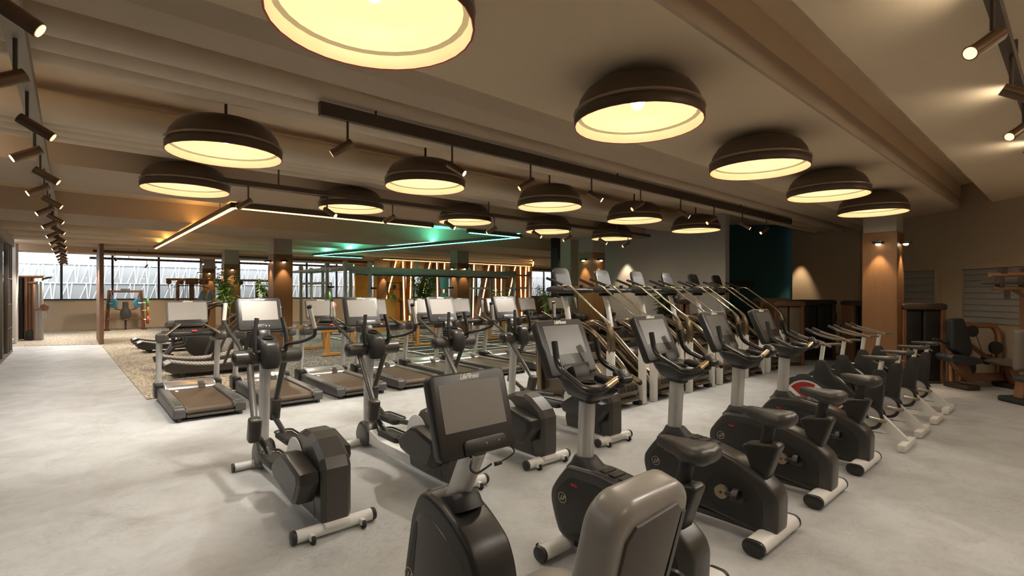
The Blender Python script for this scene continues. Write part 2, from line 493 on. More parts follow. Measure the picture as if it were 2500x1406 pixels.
# end walls on the far side
struct(MB().box((12.93, 8.2, 1.93), (.22, 4.1, 3.88)), 'wall_right', 'wall_grey')
struct(MB().box((16.5, 4.7, 1.93), (.2, 2.2, 3.88)), 'wall_end', 'wall_warm')
tw = MB().box((0, 0, 1.95), (5.2, .2, 3.9), M=Matrix.Translation((15.1, 7.35, 0)) @ Matrix.Rotation(A0-R(90), 4, 'Z'))
struct(tw, 'wall_teal', 'teal_wall')
rk = MB().box((0, 0, 0), (1.5, .25, .17), M=Matrix.Translation((14.72, 7.0, 2.05)) @ Matrix.Rotation(A0-R(90), 4, 'Z'))
tag(rk.add('wall_shelf', 'satin_black', smooth=False), 'long black shelf box on the teal wall', 'shelf')
# slanted wall with two shuttered openings
sd = Vector((.6896, .7242, 0)); sn = Vector((-.7242, .6896, 0)); s0 = Vector((13.986, 1.53, 0))
MS = Matrix(((sd.x, sn.x, 0, s0.x), (sd.y, sn.y, 0, s0.y), (0, 0, 1, 0), (0, 0, 0, 1)))   # x along the wall, y into the room
struct(MB().box((-2.7, -.12, 2.05), (14.2, .24, 4.1), M=MS), 'wall_slanted', 'wall_warm')
def shutter(x0, x1, z0, z1, n, lab, k):
    o = thing('wall_shutter', lab, 'shutter', s0, 0)
    M2 = Matrix(((sd.x, sn.x, 0, 0), (sd.y, sn.y, 0, 0), (0, 0, 1, 0), (0, 0, 0, 1)))
    w, h = x1-x0, z1-z0; xm, zm = (x0+x1)/2, (z0+z1)/2
    MB().box((xm, .03, z1+.05), (w+.22, .07, .1), M=M2).add('casing_top', 'wall_warm', o, smooth=False)
    for x in (x0-.06, x1+.06): MB().box((x, .03, zm), (.1, .07, h), M=M2).add('casing_side', 'wall_warm', o, smooth=False)
    f = MB()
    for i in range(n):
        zz = z0+h*(i+.5)/n
        f.prism([(-.005, zz-h/n*.5+.006), (.035, zz-h/n*.5+.006), (.012, zz+h/n*.5-.006), (-.005, zz+h/n*.5-.006)], x0, x1, M=M2)
    f.add('shutter_slat', 'slat_grey', o, smooth=False)
shutter(-1.6, .13, 1.18, 2.28, 9, 'wide shuttered opening behind the seated leg machine', 1)
shutter(.86, 3.3, 1.15, 2.3, 7, 'small grey shuttered opening half hidden by the copper clad column', 2)
shutter(-4.6, -2.6, 1.1, 2.32, 9, 'shuttered opening at the near end of the slanted wall', 3)
struct(MB().box((6, -6.6, 2), (17, .2, 4)), 'wall_rear', 'wall_paint')
struct(MB().box((34.5, 20, 2), (.2, 26, 4)), 'wall_far', 'wall_warm')
struct(MB().box((24.1, 8.3, 2), (22, .2, 4)), 'wall_return', 'wall_warm')

# columns
def column(x, y, lab=None, ztop=ZC, w=.57):
    c = tag(MB().box((x, y, 1.49), (w, w, 2.98), bev=.006, seg=1).add('column', 'corten_wood', smooth=False), kind='structure')
    MB().box((x, y, (2.98+ztop)/2), (w-.03, w-.03, ztop-2.98)).add('column_head', 'column_grey', c, smooth=False)
cols = [(12.18, 2.63), (11.75, 9.75), (4.95, 16.7), (5.05, 23.8), (5.15, 29.0), (11.9, 16.8), (12.0, 23.9), (19, 16.8), (19, 23.9)]
for x, y in cols: column(x, y, ztop=3.58 if y < 4 else ZC)
CN = ['near the spin bikes', 'behind the stair climbers', 'behind the treadmills', 'beside the cable frame', 'by the windows', 'behind the training rig', 'beyond the portal frames', 'far behind the climbers', 'at the far end']
def uplight(x, y, fx, fy, lab):
    t = thing('column_light', lab, 'wall light', (x, y, 2.72))
    MB().box((fx*.07, fy*.07, .05), (.16 if fy else .2, .16 if fx else .2, .05), bev=.008).add('lamp_housing', 'frame_black', t)
    MB().ball((fx*.08, fy*.08, .015), (.09, .09, .05), n=12).add('lamp_lens', 'uplight_lens', t)
    l = bpy.data.lights.new('column_spot', 'SPOT'); l.energy = 65; l.color = (1, .74, .45); l.spot_size = R(62); l.spot_blend = .6; l.shadow_soft_size = .03
    lo = bpy.data.objects.new('column_spot', l); COL.objects.link(lo); lo.location = (x+fx*.14, y+fy*.14, 2.70)
    lo.rotation_euler = Vector((-fx*.10, -fy*.10, -1)).to_track_quat('-Z', 'Y').to_euler()
for i, (x, y) in enumerate(cols[:7]):
    uplight(x-.285, y, -1, 0, 'small black downlight on the aisle-facing side of the column '+CN[i])
    uplight(x, y-.285, 0, -1, 'small black downlight on the bike-facing side of the column '+CN[i])
# wall washer on the end wall
l = bpy.data.lights.new('wall_washer', 'SPOT'); l.energy = 130; l.color = (1, .76, .48); l.spot_size = R(46); l.spot_blend = .7; l.shadow_soft_size = .04
lo = bpy.data.objects.new('wall_washer', l); COL.objects.link(lo); lo.location = (16.1, 5.55, 3.1); lo.rotation_euler = Vector((.12, .02, -1)).to_track_quat('-Z', 'Y').to_euler()
l = bpy.data.lights.new('wall_washer', 'SPOT'); l.energy = 120; l.color = (1, .76, .5); l.spot_size = R(60); l.spot_blend = .7; l.shadow_soft_size = .04
lo = bpy.data.objects.new('wall_washer', l); COL.objects.link(lo); lo.location = (12.55, 9.2, 3.0); lo.rotation_euler = Vector((.14, .05, -1)).to_track_quat('-Z', 'Y').to_euler()
# plaster piers behind the climbers
struct(MB().box((13.3, 12.0, 1.93), (.5, .5, 3.86)), 'wall_post', 'wall_paint')
struct(MB().box((13.9, 13.2, 1.93), (.35, .35, 3.86)), 'trim_4', 'frame_black')
# wooden partition slab at the carpet edge
pw = thing('wooden_partition', 'tall dark wooden screen panel standing at the edge of the carpet', 'partition', (.78, 23.6, 0))
MB().box((0, 0, 1.8), (.12, 2.8, 3.6), bev=.01, seg=1).add('panel_board', 'dark_panel_wood', pw, smooth=False)
for z in (1.0, 1.75, 2.6): MB().box((-.064, -.6, z), (.006, .7, .015)).add('metal_inlay', 'copper_tube', pw, smooth=False)

# ------------------------------------------------------------------ pendant lamps
def make_pendant():
    t = thing('pendant_lamp', '', 'pendant lamp', (0, 0, 0), group='dome pendant lamps')
    # dome: rim at z=0, radius .52
    o = [(.52, 0), (.528, .02), (.53, .065), (.518, .085), (.512, .12), (.49, .19), (.44, .265), (.36, .32), (.25, .35), (.12, .362), (0, .364)]
    MB().lathe(o, 30).add('dome_shade', 'lamp_bronze', t, angle=50)
    inn = [(.519, .0), (.508, .03), (.502, .075), (.47, .085), (.468, .10), (.476, .115), (.462, .175), (.43, .25), (.35, .30), (.24, .33), (.12, .342), (0, .344)]
    MB().lathe(inn, 30).add('inner_liner', 'lamp_inner', t, angle=50)
    MB().lathe([(.519, 0), (.525, -.004), (.53, .0), (.519, .0)], 30).add('shade_rim', 'dark_red', t)
    MB().lathe([(.518, .085), (.535, .09), (.535, .105), (.514, .115)], 30).add('shade_band', 'lamp_band', t)
    MB().ball((0, 0, .20), (.12, .12, .15), n=16).add('bulb', 'bulb', t)
    MB().cyl((0, 0, .26), (0, 0, .345), .035, n=12).add('lamp_socket', 'lamp_bronze', t)
    return t
pend = make_pendant()
RODL = {0: .02}
rows = [('the row beside the ceiling trough', 2.4543, 3.58), ('the middle row', 5.803, ZC), ('the row near the first ceiling beam', 8.16, ZC)]
PZ = 3.2
first = True
def plight(x, y, pw):
    l = bpy.data.lights.new('pendant_and_fill_bulb', 'POINT'); l.energy = pw; l.color = PCOL; l.shadow_soft_size = .07
    lo = bpy.data.objects.new('pendant_and_fill_bulb', l); COL.objects.link(lo); lo.location = (x, y, PZ+.10)
    s = bpy.data.lights.new('pendant_and_fill_downlight', 'SPOT'); s.energy = pw*DOWN; s.color = (1, .92, .82); s.spot_size = R(150); s.spot_blend = .5; s.shadow_soft_size = .06
    so = bpy.data.objects.new('pendant_and_fill_downlight', s); COL.objects.link(so); so.location = (x, y, PZ+.03)
PCOL = (1, .84, .62); PPOW = 7.5; DOWN = 3.9
for rj, (rn, y, zc) in enumerate(rows):
    for j in range(5):
        x = 1.1907+2.3668*j
        lab = 'dark dome pendant lamp, %s from the aisle in %s' % (ORD[j], rn)
        if first: t = pend; t.location = (x, y, PZ); t['label'] = lab; first = False
        else: t = dup(pend, (x, y, PZ), label=lab)
        if zc-PZ > .4:
            MB().cyl((0, 0, .36), (0, 0, zc-PZ), .014, n=10).add('hanging_rod', 'lamp_bronze', t)
        else:
            MB().cyl((0, 0, .36), (0, 0, zc-PZ), .06, n=14).add('ceiling_mount', 'lamp_bronze', t)
        plight(x, y, PPOW)
    plight(1.1907-2.3668, y, PPOW) if rj else None  # added fill light beyond the row, no lamp hangs there
for y in (-.9, -4.2):
    for j in range(5): plight(1.1907+2.3668*j, y, PPOW*.85)  # added fill lights behind the camera, without any pendants

# ------------------------------------------------------------------ tracks and spots
def track(name, lab, x0, x1, y, z0, z1, axis='x', w=.055, m='track_bronze', hang=None):
    t = thing('light_track', lab, 'light track', (0, 0, 0))
    if axis == 'x': MB().box(((x0+x1)/2, y, (z0+z1)/2), (x1-x0, w, z1-z0)).add('track_rail', m, t, smooth=False)
    else: MB().box((y, (x0+x1)/2, (z0+z1)/2), (w, x1-x0, z1-z0)).add('track_rail', m, t, smooth=False)
    for p in (hang or []):
        a = (p, y) if axis == 'x' else (y, p)
        MB().cyl((a[0], a[1], z1), (a[0], a[1], (3.58 if (axis == 'x' and y < 3.7) else ZC)), .012, n=8).add('hanger', 'track_bronze', t)
    return t
_spot = {}
def make_spot(lens):
    t = thing('track_spotlight', '', 'spotlight', (0, 0, 0))
    # pivot at origin is the rod's top; rod .2 long; can points along +X and down
    MB().cyl((0, 0, -.22), (0, 0, 0), .011, n=8).add('mounting_rod', 'track_bronze', t)
    d = Vector((math.cos(R(32)), 0, -math.sin(R(32))))
    p = Vector((0, 0, -.22))
    a = p-d*.05; b = p+d*.165
    cn = MB().cyl(a, b, .037, n=20); cn.add('lamp_can', 'spot_bronze', t)
    MB().cyl(b-d*.004, b+d*.003, .030, n=18).add('lamp_lens', lens, t)
    return t
def spot(x, y, z, ang, lab, group, lens='spot_lens', pw=0, size=70, tilt=40, col=(1, .83, .63)):
    if lens not in _spot:
        t = _spot[lens] = make_spot(lens); t.location = (x, y, z); t.rotation_euler = (0, 0, ang); t['label'] = lab
    else: t = dup(_spot[lens], (x, y, z), ang, lab)
    t['group'] = group
    if pw:
        d = Vector((math.cos(ang)*math.cos(R(tilt)), math.sin(ang)*math.cos(R(tilt)), -math.sin(R(tilt))))
        l = bpy.data.lights.new('spot_beam', 'SPOT'); l.energy = pw; l.color = col; l.spot_size = R(size); l.spot_blend = .55; l.shadow_soft_size = .05
        lo = bpy.data.objects.new('spot_beam', l); COL.objects.link(lo)
        lo.location = Vector((x, y, z-.22)) + Vector((math.cos(ang)*math.cos(R(32)), math.sin(ang)*math.cos(R(32)), -math.sin(R(32))))*.19
        lo.rotation_euler = d.to_track_quat('-Z', 'Y').to_euler()
SP = 85
track('t', 'long bronze light track above the front row of pendants', 1.66, 12.6, 4.49, 3.38, 3.5, hang=(2.2, 6, 10))
g1 = 'spotlights on the long track by the pipes'
for j in range(9):
    x = 1.92+1.165*j; lit = j % 2 == 1
    lab = 'bronze spotlight, %s from the aisle on the long track by the pipes' % ORD[j]
    spot(x, 4.49, 3.38, R(-55) if lit else R(150), lab, g1, 'spot_lens' if lit else 'spot_lens_dim', SP*.35 if lit else 215, 85, 58 if lit else 48, (1, .93, .83))
track('t', 'second bronze light track under the first ceiling beam', 1.44, 11.4, 7.5, 3.25, 3.315, hang=(2.2, 6, 10))
for j in range(9):
    x = 1.81+1.08*j; lit = j % 2 == 1
    lab = 'bronze spotlight, %s from the aisle on the track under the ceiling beam' % ORD[j]
    spot(x, 7.5, 3.25, R(-55) if lit else R(150), lab, 'spotlights on the track under the beam', 'spot_lens' if lit else 'spot_lens_dim', SP*.35 if lit else 215, 85, 58 if lit else 48, (1, .93, .83))
track('t', 'light track under the ceiling beside the slanted wall', 1.5, 9.5, .31, 3.30, 3.38, hang=(2.2, 5, 8))
for j in range(7):
    x = 1.45+1.02*j; r = j % 2
    spot(x, .30, 3.30, R(-75) if r else R(150), 'bronze spotlight, %s from the aisle on the track by the slanted wall' % ORD[j], 'spotlights on the track by the slanted wall', 'spot_lens_dim', 0 if j == 0 else (30 if r else 80), 88, 50, (1, .90, .76))
track('t', 'straight light track running down the whole aisle', .5, 29.2, -.24, 3.24, 3.34, axis='y', w=.09, m='track_tan', hang=(3, 9.5, 15, 22, 28))
for j in range(26):
    y = 3.0+1.0*j; r = j % 2 == 0
    spot(-.24, y, 3.24, R(-8) if r else R(188), 'bronze spotlight on the aisle track, %s from the camera end on the %s side' % (ORD[j//2] if j//2 < 15 else 'last', 'carpet' if r else 'glass'), 'spotlights on the aisle track', 'spot_lens_dim' if r else 'spot_lens', (25 if j < 6 else (150 if j < 18 else 330)), 95, 62, (1, .93, .85))
for yy, zz, nm in ((24.4, 3.4, 'nearer'), (29.1, 3.38, 'farther')):
    track('t', 'thin dark rail before the windows, the %s of two' % nm, .6, 26, yy, zz-.1, zz, hang=(2, 8, 14, 20))
for j in range(12):
    x = 1.25+1.42*j
    spot(x, 29.1 if j % 2 else 24.4, 3.28, R(-70) if j % 2 == 0 else R(110), 'small spotlight, %s along the window rails from the wooden screen' % ORD[j], 'spotlights on the window rails', 'spot_lens' if j % 2 == 0 else 'spot_lens_dim', 150, 90, 60)

# ------------------------------------------------------------------ LED lines
for (px, py) in ((2100, 50), (2290, 260), (2390, 370)):
    q = FL(px, py, 3.58)
    l = bpy.data.lights.new('track_uplight', 'SPOT'); l.energy = 9; l.color = (1, .88, .68); l.spot_size = R(120); l.spot_blend = .8; l.shadow_soft_size = .05
    lo = bpy.data.objects.new('track_uplight', l); COL.objects.link(lo); lo.location = (q[0]-.1, .33, 3.39); lo.rotation_euler = Vector((q[0]-(q[0]-.1), (q[1]-.33), .19)).to_track_quat('-Z', 'Y').to_euler()
def led(name, lab, pts, m, z):
    t = thing('pendant_strip_light', lab, 'strip light', (0, 0, 0))
    for a, b in zip(pts, pts[1:]):
        a = Vector((*a, z)); b = Vector((*b, z)); d = (b-a).normalized(); L = (b-a).length
        M = Matrix.Translation((a+b)/2) @ Matrix.Rotation(math.atan2(d.y, d.x), 4, 'Z')
        pr = MB().box((0, 0, .06), (L+.1, .1, .09), M=M).add('profile_channel', 'track_bronze', t, smooth=False)
        MB().box((0, 0, .008), (L, .055, .016), M=M).add('light_diffuser', m, t, smooth=False)
        if not (8.5 < a.y < 10.5 and 8.5 < b.y < 10.5): MB().box((0, 0, .1055), (L, .05, .002), M=M).add('added_up_glow', m+'_up', t, smooth=False)  # unseen glow strip added on top to light the ceiling
        k = max(1, int(L/2.5))
        for q in (.1, .5, .9):
            c = a+(b-a)*q
            MB().cyl(c+Vector((0, 0, .1)), (c.x, c.y, ZC if not (8.5 < c.y < 10.5 or 13.8 < c.y < 16.2 or 27 < c.y < 28.5) else 3.43), .006, n=6).add('suspension_wire', 'frame_black', pr)
    return t
led('l', 'amber L-shaped strip light hanging over the treadmills', [(2.2, 21.3), (2.2, 10.1), (6.34, 10.1)], 'led_amber', 3.31)
led('l', 'teal zigzag strip light hanging over the training rig', [(7.63, 10.33), (9.35, 10.33), (7.57, 21.05), (9.65, 21.05)], 'led_teal', 3.31)
led('l', 'warm strip light along the top of the wooden portal frames', [(11.42, 22.5), (21.3, 22.5)], 'led_yellow', 3.4)
led('l', 'short amber strip light slanting off the end of the portal frames', [(21.3, 22.3), (18.2, 19.0)], 'led_amber', 3.4)
# unseen fill spots added to brighten the area beyond the treadmills
for (x, y, p) in ((4, 13, 130), (9, 13, 130), (14.5, 13, 110), (4, 20, 140), (9, 19.5, 120), (15, 19, 120), (20, 20, 120), (3, 27, 140), (9, 27, 140), (16, 27, 140), (24, 27, 140), (28, 20, 120)):
    l = bpy.data.lights.new('zone_fill', 'SPOT'); l.energy = p*4.5; l.color = (1, .86, .66); l.spot_size = R(130); l.spot_blend = .6; l.shadow_soft_size = .12
    lo = bpy.data.objects.new('zone_fill', l); COL.objects.link(lo); lo.location = (x, y, 3.35)

# daylight
w = bpy.data.worlds.new('sky_world'); scene.world = w; w.use_nodes = True
nt = w.node_tree; bg = nt.nodes['Background']; sk = nt.nodes.new('ShaderNodeTexSky'); sk.sky_type = 'HOSEK_WILKIE'; sk.turbidity = 6; sk.sun_direction = (.2, -.5, .84)
hs = nt.nodes.new('ShaderNodeHueSaturation'); hs.inputs['Saturation'].default_value = .3
nt.links.new(sk.outputs[0], hs.inputs['Color']); nt.links.new(hs.outputs[0], bg.inputs[0]); bg.inputs[1].default_value = 33.0
vs = scene.view_settings; vs.view_transform = 'Standard'; vs.look = 'None'; vs.gamma = 1; vs.exposure = 0.0; vs.use_curve_mapping = False
scene.cycles.use_denoising = True
scene.cycles.max_bounces = 9; scene.cycles.diffuse_bounces = 7; scene.cycles.glossy_bounces = 3; scene.cycles.transparent_max_bounces = 8
scene.cycles.sample_clamp_indirect = 6
scene.cycles.caustics_reflective = False; scene.cycles.caustics_refractive = False
# ------------------------------------------------------------------ shared console
def console(parent, center, tilt, w, h, d=.055, screen='screen_glare_grey', body='charcoal', sc=(.80, .53, .10), jack=True, logo=True, lip=True, rc=.035):
    """thin screen housing facing the rider"""
    M = frame(center, tilt)
    b = MB(); b.prism(rrect(w, h, rc, 5), -d, 0, axis='z', bev=.012, seg=3, M=M)
    c = b.add('console', body, parent)
    # back shell bulge
    MB().prism(rrect(w*.7, h*.6, .05, 4), -d-.03, -d+.004, axis='z', bev=.015, M=M).add('console_back', 'black_plastic', c)
    sw, sh = w*sc[0], h*sc[1]; top = h/2-h*sc[2]
    MB().prism(rrect(sw, sh, .004, 2, 0, top-sh/2), -.003, .0015, axis='z', M=M).add('screen', screen, c, smooth=False)
    if logo: text('LifeFitness', w*.074, M @ Matrix.Translation((0, h/2-h*sc[2]*.52, .0008)), c)
    if lip:
        lw = w*.55
        MB().prism(rrect(lw, h*.17, .022, 5, w*.06, -h/2+h*.10, rb=.008), -.004, .009, axis='z', bev=.003, M=M).add('media_panel', 'black_plastic', c)
        if jack:
            for k in (.10, .17):
                MB().cyl((w*k, -h/2+h*.12, .008), (w*k, -h/2+h*.12, .012), .0055, n=12, M=M).add('headphone_jack', 'logo_white', c)
    return c, M

# ------------------------------------------------------------------ elliptical trainer
def stab_bar(b, y, hx, rz, ry, zc):
    prof = rrect(2*ry, 2*rz, min(rz, ry)*.98, 6)
    b.prism([(y+u, zc+v) for u, v in prof], -hx, hx, axis='x')
def make_elliptical():
    t = thing('elliptical_trainer', '', 'elliptical trainer', (0, 0, 0), group='elliptical trainers')
    # stabilisers
    b = MB(); stab_bar(b, -.95, .285, .045, .045, .055); o = b.add('rear_stabilizer', 'white_paint', t)
    for s in (-1, 1):
        c = MB(); c.prism([(-.95+u, .055+v) for u, v in rrect(.096, .096, .046, 6)], s*.285, s*.318, bev=.008); c.add('end_cap', 'charcoal', o)
        w = MB(); w.box((s*.19, -1.0, .045), (.04, .07, .05), bev=.012); w.add('wheel_bracket', 'white_paint', o)
        MB().cyl((s*.19-.012, -1.025, .032), (s*.19+.012, -1.025, .032), .032, n=16).add('wheel', 'rubber', o)
    b = MB(); stab_bar(b, .95, .26, .04, .04, .048); o = b.add('front_stabilizer', 'white_paint', t)
    for s in (-1, 1):
        c = MB(); c.prism([(.95+u, .048+v) for u, v in rrect(.084, .084, .04, 6)], s*.26, s*.285, bev=.006); c.add('end_cap', 'charcoal', o)
    b = MB(); b.prism(smooth_poly([(.93, .06), (.93, .2), (.72, .22), (.5, .16), (-.3, .15), (-.9, .12), (-.9, .05), (.4, .05)], .05), -.055, .055, bev=.02); b.add('base_rail', 'white_paint', t)
    b = MB(); b.prism(smooth_poly([(.80, .03), (1.02, .03), (1.06, .14), (1.0, .25), (.93, .30), (.82, .29), (.74, .2), (.74, .08)], .04), -.085, .085, bev=.03, seg=3); b.add('post_boot', 'housing_grey', t)
    b = MB(); b.sweep([(0, .90, .24), (0, .885, .7), (0, .84, 1.14)], [(.046, .05), (.05, .055), (.055, .06)], 16); b.add('front_post', 'silver', t)
    # hub barrel
    b = MB(); b.cyl((-.30, .76, 1.155), (.30, .76, 1.155), .076, n=28)
    hub = b.add('pivot_barrel', 'housing_grey', t)
    for s in (-1, 1):
        MB().lathe([(0, .028), (.045, .022), (.068, .01), (.0755, -.004)], 28, M=Matrix.Translation((s*.30, .76, 1.155)) @ Matrix.Rotation(s*R(90), 4, 'Y')).add('barrel_cap', 'charcoal', hub)
    b = MB()
    rings = []
    for (y, z, w, l) in ((.70, 1.065, .085, .08), (.71, 1.12, .10, .105), (.73, 1.22, .10, .125), (.75, 1.30, .09, .13), (.76, 1.335, .08, .12)):
        rings.append([Vector((u, y+v, z+.25*v)) for u, v in rrect(2*w, 2*l, .055, 5)])
    b.loft(rings); cu = b.add('cup_console', 'charcoal', t, angle=60)
    MB().lathe([(.052, 0), (.056, .007), (.048, .010), (.044, .004), (.044, -.01), (0, -.01)], 28, M=Matrix.Translation((.0, .76, 1.345)) @ Matrix.Rotation(R(14), 4, 'X')).add('cup_holder', 'rubber', cu)
    b = MB(); b.cyl((-.105, .79, 1.27), (-.118, .79, 1.27), .052, n=24); d = b.add('side_disc', 'black_plastic', cu)
    emblem(d, Matrix.Translation((-.119, .79, 1.27)) @ Matrix.Rotation(R(-90), 4, 'Y') @ Matrix.Rotation(R(-90), 4, 'Z'), .03, 'logo_white')
    # fixed grips
    for s, dx in ((-1, 0), (1, 0)):
        g = MB(); g.tube([(s*.07, .68, 1.215), (s*.145, .66, 1.21), (s*.15, .67, 1.36), (s*.118, .70, 1.545)], .0205, 12, .05, 5); g.add('fixed_grip', 'charcoal', t)
    # neck and console
    b = MB(); b.box((0, .92, 1.36), (.12, .1, .1), rot=(R(-24), 0, 0), bev=.02); b.box((0, .86, 1.30), (.07, .07, .12), rot=(R(-35), 0, 0), bev=.015); b.add('console_neck', 'black_plastic', t)
    console(t, (0, 1.035, 1.575), R(20), .435, .36, .05, 'screen_glare_bright', 'charcoal', (.80, .58, .11))
    # moving arms
    for s, low, up, ped in ((-1, 1, 1, 0), (1, -1, -1, 0)):
        if s < 0:
            sl_top, sl_bot = Vector((-.27, .16, .68)), Vector((-.27, .21, .49)); hub_p = Vector((-.175, .73, 1.10))
            fp = (-.16, -.03, .365); upath = [(-.23, .80, 1.22), (-.235, .86, 1.27), (-.285, 1.12, 1.42), (-.30, 1.22, 1.50), (-.275, 1.27, 1.70)]
        else:
            sl_top, sl_bot = Vector((.155, 1.04, .66)), Vector((.155, 1.10, .45)); hub_p = Vector((.165, .78, 1.10))
            fp = (.16, .62, .36); upath = [(.15, .73, 1.225), (.135, .62, 1.285), (.235, .47, 1.31), (.325, .36, 1.37), (.315, .34, 1.44), (.245, .29, 1.66)]
        a = MB(); a.sweep([hub_p, sl_top.lerp(sl_bot, .2)], [(.032, .024), (.028, .022)], 14); a.add('swing_arm', 'housing_grey', t)
        m = (sl_top+sl_bot)/2; ax = (sl_bot-sl_top); ang = math.atan2(ax.y, -ax.z)
        MB().box(m, (.105, .10, ax.length+.03), rot=(ang, 0, 0), bev=.026, seg=3).add('link_sleeve', 'housing_grey', t)
        f = Vector(fp)
        l = MB(); l.tube([m+Vector((-s*.02, -.0, -.06)), f+Vector((0, .26, .03)), f+Vector((0, .1, -.04)), f+Vector((-s*.02, -.45, .02))], .027, 10, .05); l.add('foot_link', 'charcoal', t)
        p = MB(); p.prism(rrect(.17, .42, .05, 5, f.x, f.y), f.z-.045, f.z, axis='z', bev=.01); pd = p.add('foot_pedal', 'satin_black', t)
        rim = MB()
        pr = rrect(.175, .425, .055, 6, f.x, f.y)
        rim.tube([(u, v, f.z+.012) for u, v in pr]+[(pr[0][0], pr[0][1], f.z+.012)], .010, 6, 0); rim.add('pedal_rim', 'black_plastic', pd)
        h = MB(); h.tube(upath[:-2]+[upath[-2]], .0185, 12, .06, 5); h.add('swing_handle', 'charcoal', t)
        A, B = Vector(upath[-2]), Vector(upath[-1])
        g = MB(); g.cyl(A-(B-A).normalized()*.01, B, .0225, n=14); gr = g.add('handle_sleeve', 'housing_grey', t)
        g = MB(); dv = (B-A)
        g.sweep([A+dv*.06+Vector((0, -.010, -.004)), A+dv*.94+Vector((0, -.010, -.004))], [(.020, .016), (.020, .016)], 12); g.add('pulse_sensor', 'grip_white', gr)
        g = MB(); g.cyl(B-dv*.02, B+dv.normalized()*.012, .026, .022, n=14); g.add('handle_cap', 'black_plastic', gr)
    # rear drive housing
    prof = [(-.98, .08), (-1.0, .14), (-1.0, .50), (-.955, .575), (-.80, .68), (-.70, .715), (-.55, .71), (-.43, .66), (-.34, .56), (-.27, .40), (-.24, .2), (-.27, .085)]
    b = MB(); b.prism(prof, -.115, .115, bev=.035, seg=1); hs = b.add('drive_housing', 'housing_grey', t, smooth=False)
    for s in (-1, 1):
        MB().prism(circ(-.44, .44, .185, 36), s*.118, s*.132, bev=.004).add('crank_disc', 'white_paint', hs)
        oy, oz = (0, 0) if s < 0 else (.37, .03)
        pod = [(u+oy, v+oz) for u, v in ((-.30, .40), (-.37, .315), (-.80, .235), (-.90, .26), (-1.0, .42), (-.985, .50), (-.66, .575), (-.56, .56))]
        MB().prism(pod, s*.128, s*.275, bev=.028, seg=2).add('crank_cover', 'charcoal', hs)
        MB().prism([(u+oy, v+oz) for u, v in ((-.34, .395), (-.385, .345), (-.78, .275), (-.86, .29), (-.93, .42), (-.92, .47), (-.64, .54), (-.56, .53))], s*.2745, s*.2775).add('cover_inset', 'charcoal', hs, smooth=False)
        MB().prism([(-.85, .10), (-.86, .14), (-.83, .25), (-.82, .25), (-.84, .14)], s*.1145, s*.1165).add('housing_slot', 'satin_black', hs, smooth=False)
    b = MB(); b.box((0, -.95, .085), (.2, .13, .05), bev=.02); b.add('housing_foot', 'white_paint', hs)
    return t
proto = make_elliptical()
EL = ['elliptical trainer beside the aisle with a glaring bright screen, first of the row of four', 'second elliptical trainer from the aisle, white crank disc beside the recumbent bike screen',
      'third elliptical trainer from the aisle, rear foot bar beside the first upright bike post', 'last elliptical trainer of the row, half behind the second upright bike']
for i in range(4):
    p = (1.485+1.13*i, 4.65, 0)
    if i == 0: proto.location = p; proto['label'] = EL[0]
    else: dup(proto, p, label=EL[i])

